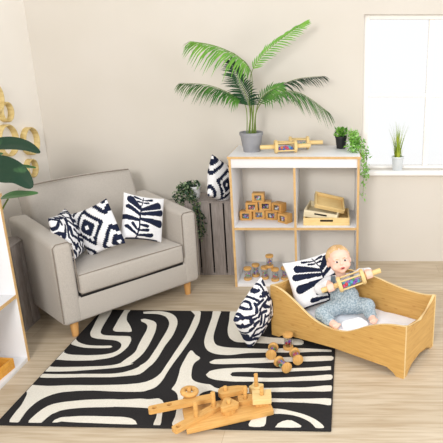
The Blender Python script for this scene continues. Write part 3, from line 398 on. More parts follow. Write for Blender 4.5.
# ------------------------------------------------------------------ white shelving units
def shelf_unit(name,label,mx,w,d,h,apron=True,cols=2,zs=(.43,)):
    t=thing(name,label,'shelf unit',mx=mx); th=.016; e=.003
    def board(nm,a,c,edge):
        b=MB(); b.span(a,c,.001); o=b.build(nm,'white_board',t)
        if edge:
            b=MB(); b.span((a[0],a[1]-e,a[2]),(c[0],a[1],c[2])); b.build('birch_edge','birch',o,smooth=False)
        return o
    board('side_panel',(-w/2,0,0),(-w/2+th,d,h-th),1); board('side_panel',(w/2-th,0,0),(w/2,d,h-th),1)
    o=board('top_panel',(-w/2-.004,-.006,h-th),(w/2+.004,d,h),1)
    for sx in (-1,1): b=MB(); b.span((sx*(w/2+.0055)-.0015,-.008,h-th),(sx*(w/2+.0055)+.0015,d,h)); b.build('birch_edge','birch',o,smooth=False)
    if apron:
        b=MB(); b.span((-w/2+th,.004,h-th-.062),(w/2-th,.02,h-th),.001); b.build('apron','white_board',t)
    b=MB(); b.span((-w/2+th,0,.0),(w/2-th,d-.01,.024),.001); b.build('bottom_panel','white_board',t)
    zs=list(zs)
    for z in zs: board('shelf_board',(-w/2+th,0.002,z-.018),(w/2-th,d-.01,z),1)
    lv=[.024]+zs+[h-th]
    for z0,z1 in zip(lv,lv[1:]):
        for k in range(1,cols):
            x=-w/2+w*k/cols; board('divider',(x-.008,0.003,z0),(x+.008,d-.01,z1-(.018 if z1!=lv[-1] else (.062 if apron else 0))),1)
    b=MB(); b.span((-w/2+th,d-.01,0),(w/2-th,d,h-th)); b.build('back_panel','back_board',t,smooth=False)
    return t
SX=-.254; SY=3.70; SD=.44; SH=.945
shelf_unit('shelf_unit','white shelf unit with four open cubbies and birch edges against the back wall',Matrix.Translation((SX,SY,0)),.880,SD,SH,zs=(.445,))
shelf_unit('shelf_unit','white shelf unit with birch edges at the left wall, cut by the left photo edge',Matrix.Translation((-1.668,2.295,0))@Matrix.Rotation(rad(90),4,'Z'),.85,.44,.945,apron=True,cols=1,zs=(.398,))
# ------------------------------------------------------------------ rings on the left wall
t=thing('bamboo_ring_decor','joined bamboo rings hanging on the left wall above the armchair','wall decoration',(WL-.002,3.7,.7))
for y,z,r in ((3.607,1.338,.095),(3.723,1.237,.066),(3.688,1.055,.105),(3.963,1.006,.098),(3.917,.820,.067)):
    b=MB(); n=36; w=.011; dep=.042; prof=[(r-w,.0),(r,.0),(r,dep-.004),(r-.003,dep),(r-w+.003,dep),(r-w,dep-.004),(r-w,0)]
    b.rings([[V((q,(r2)*math.cos(2*math.pi*k/n)+y-3.7,r2*math.sin(2*math.pi*k/n)+z-.7)) for k in range(n)] for r2,q in prof],cap=False)
    bmesh.ops.remove_doubles(b.bm,verts=b.bm.verts[:],dist=1e-6)
    b.build('ring','ring',t)
# ------------------------------------------------------------------ bamboo bed
BO=V((-.358,2.98,0)); BA=math.atan2(-.454,.735); BL,BW,BT=.858,.405,.016
bed=thing('toddler_bed','small bamboo play bed with scooped front, a baby sitting in it','bed',BO,(0,0,BA))
BM=Matrix.Translation(BO)@Matrix.Rotation(BA,4,'Z')
def spline(pts,n=6):
    out=[]
    for i in range(len(pts)-1):
        a,p,q,c=pts[max(i-1,0)],pts[i],pts[i+1],pts[min(i+2,len(pts)-1)]
        for k in range(n):
            t=k/n; out.append(tuple(.5*(2*p[j]+(q[j]-a[j])*t+(2*a[j]-5*p[j]+4*q[j]-c[j])*t*t+(3*p[j]-a[j]-3*q[j]+c[j])*t**3) for j in range(len(p))))
    out.append(pts[-1]); return out
def skirt(L): return [(L,0),(L-.045,0),(L-.06,.018),(L-.10,.04),(L/2,.052),(.10,.04),(.06,.018),(.045,0),(0,0)]
def panel(name,top,L,f,d0,d1):
    o2=spline(top)+skirt(L); b=MB(); vs=b.prism(o2,d0,d1,f); n=len(o2)
    b.bm.faces.ensure_lookup_table()
    for fc in b.bm.faces:
        if len(fc.verts)==4 and len(fc.verts)!=n: fc.material_index=1
    bmesh.ops.triangulate(b.bm,faces=[q for q in b.bm.faces if len(q.verts)>4])
    return b.build(name,['bed','bed_edge'],bed,angle=30)
panel('front_panel',[(0,.33),(.05,.326),(.11,.303),(.19,.255),(.27,.203),(.34,.176),(.42,.164),(.50,.172),(.56,.198),(.63,.238),(.70,.268),(.77,.288),(.858,.300)],BL,lambda a,z,d:V((a,d,z)),0,BT)
panel('back_panel',[(0,.335),(.15,.345),(.30,.355),(.43,.350),(.50,.342),(.58,.325),(.68,.311),(.78,.308),(.858,.320)],BL,lambda a,z,d:V((a,d,z)),BW-BT,BW)
panel('head_panel',[(BT,.33),(.07,.318),(BW/2,.306),(BW-.07,.318),(BW-BT,.335)],BW,lambda a,z,d:V((d,a,z)),0.0005,BT)
panel('foot_panel',[(BT,.300),(.06,.280),(.14,.262),(BW/2,.256),(BW-.12,.272),(BW-.06,.30),(BW-BT,.325)],BW,lambda a,z,d:V((d,a,z)),BL-BT,BL-.0005)
b=MB(); b.span((BT,BT,.055),(BL-BT,BW-BT,.068)); b.build('slat_base','bed',bed)
mt=thing('mattress','thin white sheeted mattress lying inside the bamboo bed','mattress',mx=BM@Matrix.Translation((BL/2,BW/2,.0685)))
b=MB(); b.box((0,0,.042),(BL-2*BT-.006,BW-2*BT-.006,.084),None,.018,4)
bmesh.ops.subdivide_edges(b.bm,edges=[e for e in b.bm.edges if e.calc_length()>.1],cuts=14,use_grid_fill=True)
for v in b.bm.verts:
    if v.co.z>.05: v.co.z+=.007*noise.noise(V((v.co.x*11,v.co.y*11,3)))
b.build('sheet','linen',mt)
MZ=.1525
# crumpled cloth between the legs
cc=on(355,324,MZ+.015)
b=MB(); vs=b.ball((0,0,0),(.075,.050,.036),None,30,20)
for v in vs: 
    v.co*=1+.22*noise.noise(v.co*26+V((4,1,2))); v.co.z=max(v.co.z,-.012)
cl=b.build('cloth','linen'); cl.location=(cc.x,cc.y,MZ+.012); cl.rotation_euler=(0,0,.3); tag(cl,'crumpled white cloth lying between the legs of the baby','cloth')
# ------------------------------------------------------------------ rattle rollers
def roller(mx,label,wide=.155,seed=1,ends='disc'):
    rr=random.Random(seed); t=thing('rolling_rattle',label,'rattle toy',mx=mx,group='wooden rolling rattles with coloured beads'); w=wide/2
    for s in (-1,1):
        b=MB(); b.cyl((s*(w-.001),0,0),(s*(w+.098),0,0),.0150,.0150,18,.003); b.build('handle','toy_pale',t)
        b=MB(); b.cyl((s*(w-.022),0,0),(s*w,0,0),.046,.046,32,.006); b.build('end_disc','toy_pale',t)
    for k in range(4):
        a=math.pi/4+k*math.pi/2; b=MB(); b.cyl((-w+.019,.037*math.cos(a),.037*math.sin(a)),(w-.019,.037*math.cos(a),.037*math.sin(a)),.0050,None,10); b.build('rod','toy_pale',t)
    b=MB(); b.tube([(-w+.0201,0,0),(w-.0201,0,0)],[.031,.031],24,cap=False); b.build('tube','clear',t)
    z=t.matrix_world.to_3x3().inverted()@V((0,0,-1))
    for k in range(14):
        x=-w+.03+(wide-.06)*((k%7)+.5)/7; row=k//7
        y0=-.009+.018*row+rr.uniform(-.003,.003)
        zz=-.018+rr.uniform(0,.008)
        d=z.normalized(); e=V((1,0,0)).cross(d).normalized()
        b=MB(); b.ball(V((x,0,0))+e*y0+d*.017*(1-rr.random()*.7),.0108,None,10,7); b.build('bead',BEADS[rr.randrange(8)],t)
    return t
RZ=SH+.0462
p=at(285.5,146,3.835); roller(Matrix.Translation((p.x,3.835,RZ))@Matrix.Rotation(rad(14),4,'Z'),'front wooden bead roller on top of the white shelf unit beside the grey pot',.155,2)
p=at(299,140,3.985); roller(Matrix.Translation((p.x,3.985,RZ))@Matrix.Rotation(rad(7),4,'Z'),'rear wooden bead roller on top of the white shelf unit, behind another roller',.145,5)
ta,tb=at(323.5,290,2.905),at(378.5,271,2.955); tc_=(ta+tb)/2; tx=(tb-ta).normalized(); ty=V((0,0,1)).cross(tx).normalized(); tz=tx.cross(ty)
HOLD=roller(basis(tx,ty,tz,tc_),'wooden rattle with colourful beads held up in both hands by the baby',.16,9)
# ------------------------------------------------------------------ baby
def remesh(bm,vox,sm=4):
    me=bpy.data.meshes.new('tmp'); bm.to_mesh(me); bm.free(); o=bpy.data.objects.new('tmp',me); COL.objects.link(o)
    r=o.modifiers.new('r','REMESH'); r.mode='VOXEL'; r.voxel_size=vox
    s=o.modifiers.new('s','SMOOTH'); s.factor=.5; s.iterations=sm
    dg=bpy.context.evaluated_depsgraph_get(); dg.update(); nm=bpy.data.meshes.new_from_object(o.evaluated_get(dg))
    bpy.data.objects.remove(o); nm.materials.clear(); return nm
def from_mesh(name,me,m,parent,label=None):
    me.name=name; me.materials.append(M[m]); me.polygons.foreach_set('use_smooth',[True]*len(me.polygons))
    o=bpy.data.objects.new(name,me); COL.objects.link(o); o.parent=parent
    if label: o['label']=label
    return o
PO=V((.045,3.06,MZ))
baby=thing('person','person, a fair haired baby in blue grey dungarees sitting in the bamboo bed','person',PO)
def L(px,py,Y): return at(px,py,Y)-PO
pel=L(346.5,309,2.975); pel.z=.064; che=L(342.5,289,3.05); nec=L(341,276,3.055)
shl,shr=L(328,282,3.06),L(355,277.5,3.06)
hl,hr=L(331.5,284.5,2.93),L(367.5,273,2.97)
# hand points sit on the rattle axis
def axis_pt(px):
    def col(p):
        z=p.z-CAM_H; return PPX+FPX*p.x/(p.y*math.cos(PITCH)-z*math.sin(PITCH))
    k=min(range(401),key=lambda k:abs(col(ta+(tb-ta)*k/400)-px)); return ta+(tb-ta)*k/400-PO
hl=axis_pt(330.5); hr=axis_pt(368.8)
wl,wr=hl+V((-.012,.034,.012)),hr+V((.006,.036,.004))
ell,elr=L(320,288.5,3.0),L(361,274,3.01)
hipl,hipr=pel+V((-.045,-.005,-.010)),pel+V((.045,-.005,-.010))
knl,knr=on(322.5,313.5,MZ+.05)-PO,on(367.5,306,MZ+.07)-PO
anl,anr=on(330.5,321.5,MZ+.03)-PO,on(371,316,MZ+.034)-PO

tol,tor=on(339,328,MZ+.022)-PO,on(375.5,324,MZ+.024)-PO; 
HC=L(338.6,259.6,3.03); HS=.95
HR=(Matrix.Rotation(rad(13),3,'Z')@Matrix.Rotation(rad(-9),3,'Y')@Matrix.Rotation(rad(-12),3,'X'))
def hd(x,y,z): return HC+HR@V((x*HS,y*HS,z*HS))
b=MB()
# trunk and limbs
b.ball(pel+V((0,0,.005)),(.068,.062,.062)); b.ball((pel+che)/2,(.066,.058,.07)); b.ball(che,(.062,.05,.06)); b.capsule(che,nec,.04,.03); b.capsule(nec,HC+V((0,.005,-.03)),.03,.032); b.capsule(shl,shr,.03,.03)
for s_,e_,w_ in ((shl,ell,wl),(shr,elr,wr)): b.capsule(s_,e_,.027,.024); b.capsule(e_,w_,.023,.017)
for h_,k_,a_,t_ in ((hipl,knl,anl,tol),(hipr,knr,anr,tor)):
    b.capsule(h_,k_,.042,.033); b.capsule(k_,a_,.032,.021)
    d=(t_-a_).normalized(); b.capsule(a_+V((0,0,-.002)),a_+d*.05,.023,.020); side=d.cross(V((0,0,1))).normalized()
    for i in range(5):
        q=a_+d*(.061-.004*abs(i-1.2))+side*(i-2)*.0092*(1 if h_ is hipl else -1)+V((0,0,.004)); b.ball(q,.0078 if i else .0095,None,10,7)
# hands wrapped round the handles
for hp,wp,sd in ((hl,wl,1),(hr,wr,-1)):
    e2=V((0,-1,0)); e2=(e2-tx*e2.dot(tx)).normalized(); e1=e2.cross(tx)
    if e1.z<0: e1=-e1
    def arc(th,R,off): return hp+tx*off+(e1*math.cos(rad(th))+e2*math.sin(rad(th)))*R
    b.ball(arc(-62,.022,0),(.021,.012,.017)); b.capsule(wp,arc(-65,.022,0),.017,.014)
    for i,ln in enumerate((150,165,158,138)):
        off=(i-1.5)*.0098; P=[arc(-55+(ln+55)*k/6.0,.0215,off) for k in range(7)]
        for p0,p1,k in zip(P,P[1:],range(6)): b.capsule(p0,p1,.0066-.0003*k,.0064-.0003*k,10)
    P=[arc(-75-85*k/4.0,.0215,sd*(.016+.002*k)) for k in range(5)]
    for p0,p1 in zip(P,P[1:]): b.capsule(p0,p1,.0068,.0062,10)
# head
b.ball(hd(0,.012,.018),(.070,.080,.068),HR,22,14); b.ball(hd(0,-.02,-.022),(.058,.058,.054),HR,20,12); b.ball(hd(0,-.03,.03),(.055,.045,.04),HR)
for s in (-1,1):
    b.ball(hd(s*.031,-.046,-.03),(.027,.026,.025),HR); b.ball(hd(s*.069,.006,-.016),(.008,.014,.019),HR); b.ball(hd(s*.026,-.064,.016),(.022,.012,.009),HR)
b.ball(hd(0,-.056,-.058),(.021,.018,.015),HR); b.ball(hd(0,-.079,-.014),(.0105,.010,.009),HR); b.ball(hd(0,-.072,0),(.007,.010,.016),HR); b.ball(hd(0,-.070,-.036),(.022,.014,.016),HR)
body=from_mesh('body',remesh(b.bm,.0032,3),'skin',baby)
for s in (-1,1):
    b=MB(); b.ball(hd(s*.0255,-.0685,.0015),(.0105,.0065,.0068),HR,16,10); ey=b.build('eye','eye_white',baby)
    b=MB(); b.ball(hd(s*.0250,-.0738,.0015),(.0062,.0028,.0060),HR,14,8); b.build('iris','iris',ey)
    b=MB(); b.tube([hd(s*.014,-.0755,.0165),hd(s*.026,-.0755,.0195),hd(s*.037,-.069,.0165)],[.0018,.0024,.0012],6); b.build('eyebrow','brow',baby)
b=MB(); b.ball(hd(0,-.0835,-.0395),(.0135,.0050,.0072),HR,16,10); mo=b.build('lips','lip',baby)
b=MB(); b.ball(hd(.001,-.0870,-.0398),(.0092,.0026,.0036),HR,14,8); b.build('open_mouth','mouth',mo)
# hair: thin cap of fine hair
b=MB(); vs=b.ball((0,0,0),1,None,56,36); dele=[]
for v in vs:
    c=v.co.copy(); p=V((c.x*.0735,c.y*.0840+.013,c.z*.0715+.019)); ph=math.atan2(c.x,-c.y)
    line=.052+.006*math.sin(ph*5)+.004*math.sin(ph*11+1) if abs(ph)<.75 else (.052-.075*min(1,(abs(ph)-.75)/.5) if abs(ph)<1.25 else (-.005 if abs(ph)<1.75 else -.035))
    if p.z<line: dele.append(v)
    n_=noise.noise(V((c.x*9,c.y*4,c.z*5)))*.0022; v.co=hd(*(p*(1+0)+c*n_))
bmesh.ops.delete(b.bm,geom=dele,context='VERTS'); b.build('hair','hair',baby,angle=180)
# clothes
b=MB(); b.ball(che+V((0,0,-.005)),(.074,.060,.064)); b.capsule(che,nec+V((0,0,-.016)),.052,.036); b.capsule(shl,shr,.035,.035)
for s_,e_,w_ in ((shl,ell,wl),(shr,elr,wr)): b.capsule(s_,e_,.037,.036); b.capsule(e_,e_+(w_-e_)*.86,.035,.025)
sh=from_mesh('shirt',remesh(b.bm,.005,3),'shirt',baby)
b=MB(); b.ball(pel+V((0,0,.006)),(.088,.078,.068)); b.ball((pel+che)/2+V((0,-.010,0)),(.088,.072,.080)); b.ball(che+V((0,-.012,-.020)),(.074,.066,.05))
for h_,k_,a_ in ((hipl,knl,anl),(hipr,knr,anr)): b.capsule(h_,k_,.054,.046); b.capsule(k_,a_+(k_-a_)*.18,.044,.035)
me=remesh(b.bm,.005,3)
for v in me.vertices:
    n_=noise.noise(v.co*38); v.co+=v.normal*.003*n_
    v.co.z=max(v.co.z,.002)
du=from_mesh('dungarees',me,'knit',baby)
for sx,sp in ((-1,shl),(1,shr)):
    c=che; P=[c+V((sx*.046,-.072,-.006)),c+V((sx*.052,-.064,.024)),V((c.x+sx*.056,c.y-.040,sp.z+.030)),V((c.x+sx*.056,c.y-.005,sp.z+.043)),V((c.x+sx*.05,c.y+.036,sp.z+.024))]
    P=spline([tuple(q) for q in P],4); b=MB(); b.strip([[V(q)+V((-.013,0,0)),V(q)+V((.013,0,0))] for q in P])
    for f in list(b.bm.faces): pass
    r=bmesh.ops.solidify(b.bm,geom=b.bm.faces[:],thickness=.004); b.build('shoulder_strap','strap',du)
    b=MB(); b.ball(V(P[3])+V((0,-.005,0)),(.006,.003,.006)); b.build('button','strap',du)
# ------------------------------------------------------------------ peep cubes in the upper left cubby
def cube_toy(mx,label,seed):
    s,d,h=.043,.032,.066; rr=random.Random(seed); t=thing('peep_cube',label,'toy block',mx=mx,group='wooden cubes with bead windows'); th=.009
    b=MB()
    b.span((-s,-d,0),(s,d,th),.002); b.span((-s,-d,h-th),(s,d,h),.002); b.span((-s,-d,th),(-s+th,d,h-th),.001); b.span((s-th,-d,th),(s,d,h-th),.001); b.span((-s+th,d-th,th),(s-th,d,h-th))
    f=.018; g=.014
    b.span((-s+th,-d,th),(-s+f,-d+.006,h-th)); b.span((s-f,-d,th),(s-th,-d+.006,h-th)); b.span((-s+f,-d,th),(s-f,-d+.006,g)); b.span((-s+f,-d,h-g),(s-f,-d+.006,h-th))
    b.build('frame',('toy','toy_dark')[seed%2],t)
    b=MB(); b.span((-s+th,-d+.006,th),(s-th,-d+.008,h-th)); b.build('window_pane','clear',t)
    b=MB(); b.span((-s+th,.008,th),(s-th,.011,h-th)); b.build('shade_sheet','gap',t)  # dark sheet painting the shaded inside of the cube
    for k in range(8):
        b=MB(); b.ball((rr.uniform(-.024,.024),rr.uniform(-.016,-.002),th+.008+(k//5)*.012+rr.uniform(0,.006)),.0075,None,10,7); b.build('bead',BEADS[rr.randrange(8)] if k%3 else 'pot_white',t)
    return t
CZ=.4455; C=.0665
pl=['leftmost of the four wooden peep cubes in the bottom row','second from left wooden peep cube of the bottom row','third from left wooden peep cube of the bottom row','rightmost wooden peep cube of the bottom row, turned aside','left wooden peep cube of the middle row of three','middle wooden peep cube of the row of three, under the top cube','right wooden peep cube of the middle row, turned aside','single wooden peep cube on top of the stack in the cubby']
def wx(px,Y,z): return (px-PPX)/FPX*(Y*math.cos(PITCH)+(CAM_H-z)*math.sin(PITCH))
for i,(px,Y,lev,yw) in enumerate(((246.5,3.90,0,-4),(259.5,3.93,0,-1),(272.3,3.91,0,-10),(285,3.83,0,-36),(252,3.90,1,2),(265.5,3.925,1,3),(279,3.88,1,-34),(258.5,3.91,2,-2))):
    z=CZ+lev*C; cube_toy(Matrix.Translation((wx(px,Y,z+.03),Y,z))@Matrix.Rotation(rad(yw),4,'Z'),pl[i],i+1)
# ------------------------------------------------------------------ trays in the upper right cubby
def tray(mx,label,w,d,h,m,slot=True):
    t=thing('wooden_tray',label,'tray',mx=mx,group='wooden trays'); th=.010
    b=MB(); b.span((-w/2,0,0),(w/2,d,.008),.001); b.build('tray_floor',m,t)
    for y in (0,d-th):
        sw,s0,s1=.045,h*.48,h*.76
        b=MB()
        if slot: 
            b.span((-w/2,y,.008),(-sw,y+th,h),.001); b.span((sw,y,.008),(w/2,y+th,h),.001); b.span((-sw,y,.008),(sw,y+th,s0)); b.span((-sw,y,s1),(sw,y+th,h))
        else: b.span((-w/2,y,.008),(w/2,y+th,h),.001)
        o=b.build('side_wall',m,t)
        if slot: b=MB(); b.span((-sw,y+.006,s0),(sw,y+.0075,s1)); b.build('handle_slot','hole',o,label='dark handle slot')
    for x in (-w/2,w/2-th):
        b=MB(); b.span((x,th,.008),(x+th,d-th,h),.001); b.build('side_wall',m,t)
    return t
px0=wx(326.5,3.76,.46)
tray(Matrix.Translation((px0,3.75,CZ)),'largest wooden tray with dark slot, lowest of the three stacked trays',.325,.25,.055,'toy_pale')
tray(Matrix.Translation((wx(320,3.8,.5),3.775,CZ+.040))@Matrix.Rotation(rad(-9),4,'Z')@Matrix.Rotation(rad(7),4,'Y')@Matrix.Rotation(rad(5),4,'X'),'cream wooden tray tilted between the largest and the top tray',.24,.20,.05,'cream_wood')
tray(Matrix.Translation((wx(329,3.83,.55),3.80,CZ+.093))@Matrix.Rotation(rad(8),4,'Z')@Matrix.Rotation(rad(15),4,'Y')@Matrix.Rotation(rad(24),4,'X'),'small wooden tray lying tilted on top of the tray stack',.215,.15,.032,'toy_pale',False)
# ------------------------------------------------------------------ bead shakers
def shaker(mx,label,seed,group,r=.029,h=.096):
    rr=random.Random(seed); t=thing('bead_shaker',label,'shaker toy',mx=mx,group=group)
    for z in (0,h-.018):
        b=MB(); b.cyl((0,0,z),(0,0,z+.018),r,r,24,.004); b.build('wooden_cap','toy',t)
    b=MB(); b.tube([(0,0,.0181),(0,0,h-.0181)],[r*.78,r*.78],20,cap=False); b.build('tube','jar',t)
    for k in range(6):
        a=k*2.4+seed; q=(.010*math.cos(a),.010*math.sin(a),.027+.009*(k%3)+rr.uniform(0,.004)); b=MB(); b.ball(q,.0078,None,10,7); b.build('bead',BEADS[(seed*3+k*(1+seed%2))%8],t)
    return t
gs='bead shakers in the lower left cubby'; z0=.0245
for i,(px,py,Y,l) in enumerate(((248,279.5,3.83,'leftmost wooden bead shaker standing in the lower left cubby'),(256,276,3.90,'bead shaker standing second from left in the lower cubby, set back'),(265,278.5,3.86,'bead shaker under the left side of the raised one in the cubby'),(275.3,280.5,3.80,'bead shaker under the right side of the raised one in the cubby'),(285,279,3.84,'rightmost bead shaker in the cubby, beside the bed cushion'))):
    p=on(px,py,z0); shaker(Matrix.Translation((p.x,p.y,z0))@Matrix.Rotation(i*1.1,4,'Z'),l,i+1,gs)
a,c=on(265,278.5,z0),on(275.3,280.5,z0); q=(a+c)/2
shaker(Matrix.Translation((q.x,q.y,z0+.0965)),'single bead shaker raised on top of two others in the cubby',8,gs)
gr='bead shakers on the rug'; Z1=.0130
def lying(p0,p1,label,seed):
    a,c=on(*p0,Z1+.029),on(*p1,Z1+.029); d=(c-a).normalized(); m=(a+c)/2; h=.096; z=d; x=V((0,0,1)); y=z.cross(x); 
    shaker(basis(x,y,z,m-d*h/2),label,seed,gr)
lying((273.4,347),(271,355),'lying bead shaker on the rug nearest the floor cushion',3)
lying((294.5,352.5),(298,360),'lying bead shaker on the rug nearest the bed front panel',4)
lying((279,361.5),(286.5,367.5),'lying bead shaker on the rug nearest the wooden peg toy',6)
p=on(288.2,348.5,Z1); shaker(Matrix.Translation((p.x,p.y,Z1)),'only bead shaker standing upright on the rug',7,gr,.029,.096)
# ------------------------------------------------------------------ peg and lever toy on the rug
BZ=Z1+.028
fa,fc=on(187,435,Z1),on(274,415,Z1); ux=(fc-fa).normalized(); uy=V((-ux.y,ux.x,0))
base=thing('peg_board','thick wooden base board of the peg toy lying on the rug','toy board',mx=basis(ux,uy,(0,0,1),fa))
wid=(fc-fa).length
b=MB(); b.span((0,0,0),(wid,.165,.028),.004,3); b.build('board','toy',base)
def holed(outline,hole_c,hole_r,z0,z1,name,m,t,n=20):
    # plate with round holes: top/bottom built as bridged polygons through a fine triangulation
    b=MB(); bm=b.bm
    loops=[outline]+[[(c[0]+hole_r*math.cos(2*math.pi*k/n),c[1]+hole_r*math.sin(2*math.pi*k/n)) for k in range(n)] for c in hole_c]
    from mathutils.geometry import delaunay_2d_cdt
    vs=[];ed=[]
    for lp in loops:
        k=len(vs); vs+=[V(p) for p in lp]; ed+=[(k+i,k+(i+1)%len(lp)) for i in range(len(lp))]
    r=delaunay_2d_cdt(vs,ed,[],0,1e-6); P,_,F=r[0],r[1],r[2]
    def inside(q,lp):
        c=False
        for i in range(len(lp)):
            a,d=lp[i-1],lp[i]
            if (a[1]>q[1])!=(d[1]>q[1]) and q[0]<(d[0]-a[0])*(q[1]-a[1])/(d[1]-a[1])+a[0]: c=not c
        return c
    for z,fl in ((z1,0),(z0,1)):
        B=[bm.verts.new((p.x,p.y,z)) for p in P]
        for f in F:
            q=sum((P[i] for i in f),V((0,0)))/len(f)
            if inside(q,loops[0]) and not any(inside(q,l) for l in loops[1:]): bm.faces.new([B[i] for i in (reversed(f) if fl else f)])
    for lp in loops:
        A=[bm.verts.new((x,y,z0)) for x,y in lp]; B=[bm.verts.new((x,y,z1)) for x,y in lp]
        for i in range(len(lp)): bm.faces.new((A[i-1],A[i],B[i],B[i-1]))
    bmesh.ops.remove_doubles(bm,verts=bm.verts[:],dist=1e-6)
    bmesh.ops.delete(bm,geom=[v for v in bm.verts if not v.link_faces],context='VERTS')
    return b.build(name,m,t,angle=35)
def rrect(x0,x1,y0,y1,r,n=5):
    out=[]
    for cx,cy,a0 in ((x1-r,y1-r,0),(x0+r,y1-r,90),(x0+r,y0+r,180),(x1-r,y0+r,270)):
        out+=[(cx+r*math.cos(rad(a0+90*k/n)),cy+r*math.sin(rad(a0+90*k/n))) for k in range(n+1)]
    return out
def peg(parent,x,y,z0,z1,r=.0095): b=MB(); b.cyl((x,y,z0),(x,y,z1),r,r,18,.002); return b.build('peg','toy',parent)
def frame(pa,pb,z):
    a,c=on(*pa,z),on(*pb,z); d=(c-a).normalized(); return basis(d,(-d.y,d.x,0),(0,0,1),a),(c-a).length
# disc spacers and pegs standing on the board
binv=base.matrix_world.inverted()
def bl(px,py,z): return binv@on(px,py,z)
q=bl(190,402,BZ); 
d1=thing('spacer_disc','round wooden disc on the board under the long two hole lever','toy disc',mx=base.matrix_world@Matrix.Translation((q.x,q.y,.0285)))
b=MB(); b.cyl((0,0,0),(0,0,.022),.032,.032,26,.003); b.build('disc','toy_dark',d1)
peg(base,q.x,q.y,.027,.112)
mx,ln=frame((149.5,410),(214,397),BZ+.035)
mx[2][3]=BZ+.0232
lv=thing('lever_bar','long wooden lever with empty holes pointing left past the board','toy bar',mx=mx)
qq=lv.matrix_world.inverted()@(base.matrix_world@V((q.x,q.y,.07)))
holed(rrect(-.005,ln,-.021,.021,.012),[(.022,0),(.088,0),(qq.x,qq.y)],.0115,0,.020,'bar','toy',lv)
rn=thing('toy_ring','flat wooden ring slipped over the peg above the long lever','toy ring',mx=base.matrix_world@Matrix.Translation((q.x,q.y,.0285+.0222+.0215))@Matrix.Rotation(rad(8),4,'Y'))
b=MB(); n=30; rg_=[]
for k in range(n):
    a=2*math.pi*k/n; rg_.append([V(((.030+.0135*math.cos(2*math.pi*j/12))*math.cos(a),(.030+.0135*math.cos(2*math.pi*j/12))*math.sin(a),.013+.012*math.sin(2*math.pi*j/12))) for j in range(12)])
rg_.append(rg_[0]); b.rings(rg_,cap=False); bmesh.ops.remove_doubles(b.bm,verts=b.bm.verts[:],dist=1e-6); b.build('ring','toy',rn)
mx,ln=frame((175,428),(219,404),BZ+.02)
mx[2][3]=BZ+.0005
l2=thing('lever_bar','shorter wooden lever with two standing pegs at the front of the board','toy bar',mx=mx)
holed(rrect(-.008,ln,-.020,.020,.009),[(.016,0)],.0115,0,.021,'bar','toy',l2)
inv=l2.matrix_world.inverted()
for px,py in ((194.5,415),(210.5,404.5)):
    k=inv@on(px,py,BZ+.021); peg(l2,k.x,0,.02,.098,.0105)
def piece(name,label,cat,px,py,z0,outline,h,m='toy',hole=.011,yaw=0,tilt=0,pegh=None):
    p=on(px,py,z0); t=thing(name,label,cat,mx=Matrix.Translation((p.x,p.y,z0))@Matrix.Rotation(yaw,4,'Z')@Matrix.Rotation(tilt,4,'X'))
    holed(outline,[(0,0)] if hole else [],hole or .01,0,h,'plate',m,t)
    if pegh:
        l=binv@V((p.x,p.y,0)); peg(base,l.x,l.y,.027,pegh)
    return t
def rtri(R,r,n=5):
    out=[]
    for k in range(3):
        a=rad(90+120*k); cx,cy=(R-r)*math.cos(a),(R-r)*math.sin(a)
        for j in range(n+1): b_=a+rad(-60+120*j/n); out.append((cx+r*math.cos(b_),cy+r*math.sin(b_)))
    return out
circ=lambda R,n=26:[(R*math.cos(2*math.pi*k/n),R*math.sin(2*math.pi*k/n)) for k in range(n)]
piece('toy_disc','round wooden disc lying under the wooden triangle','toy disc',229,411.5,BZ+.0004,circ(.034),.020,'toy_dark')
piece('toy_triangle','rounded wooden triangle with a peg through its middle','toy shape',229,407,BZ+.0208,rtri(.047,.016),.022,'toy',yaw=rad(25),pegh=.088)
tear=[(.034*math.cos(rad(a)),.034*math.sin(rad(a))) for a in range(60,301,15)]+[(.062,-.024),(.100,-.012),(.106,0),(.100,.014),(.062,.026)]
piece('toy_disc','wooden spacer disc hidden mostly under the teardrop plate','toy disc',226,397.5,BZ+.0004,circ(.026),.018,'toy_dark')
piece('toy_teardrop','long wooden teardrop plate with a short peg behind the triangle','toy shape',225.5,394.5,BZ+.0188,tear,.024,'toy',yaw=rad(14),pegh=.092)
piece('toy_square','flat wooden square under the tall peg right of the triangle','toy shape',245.5,401.5,BZ+.0004,rrect(-.034,.034,-.028,.028,.006),.020,'toy',yaw=rad(14),pegh=.112)
piece('toy_square','lower wooden square at the right end of the board','toy shape',262,403,BZ+.0004,rrect(-.032,.032,-.028,.028,.005),.020,'toy_dark',yaw=rad(10))
piece('toy_square','upper wooden square with a peg at the right end of the board','toy shape',262,399.5,BZ+.0208,rrect(-.044,.044,-.038,.038,.005),.028,'toy_pale',yaw=rad(8),pegh=.115)
piece('toy_flower','lobed wooden shape around the tall peg at the back of the board','toy shape',256.5,391,BZ+.0004,[((.030+.006*math.cos(4*a))*math.cos(a),(.030+.006*math.cos(4*a))*math.sin(a)) for a in [2*math.pi*k/40 for k in range(40)]],.030,'toy_pale',yaw=.3,pegh=.125)
# wooden tray on the left shelf
ot=tray(Matrix.Translation((-1.795,2.44,.0245))@Matrix.Rotation(rad(-6),4,'Z'),'orange toned wooden tray on the bottom of the left wall shelf unit',.20,.17,.058,'orange',False)
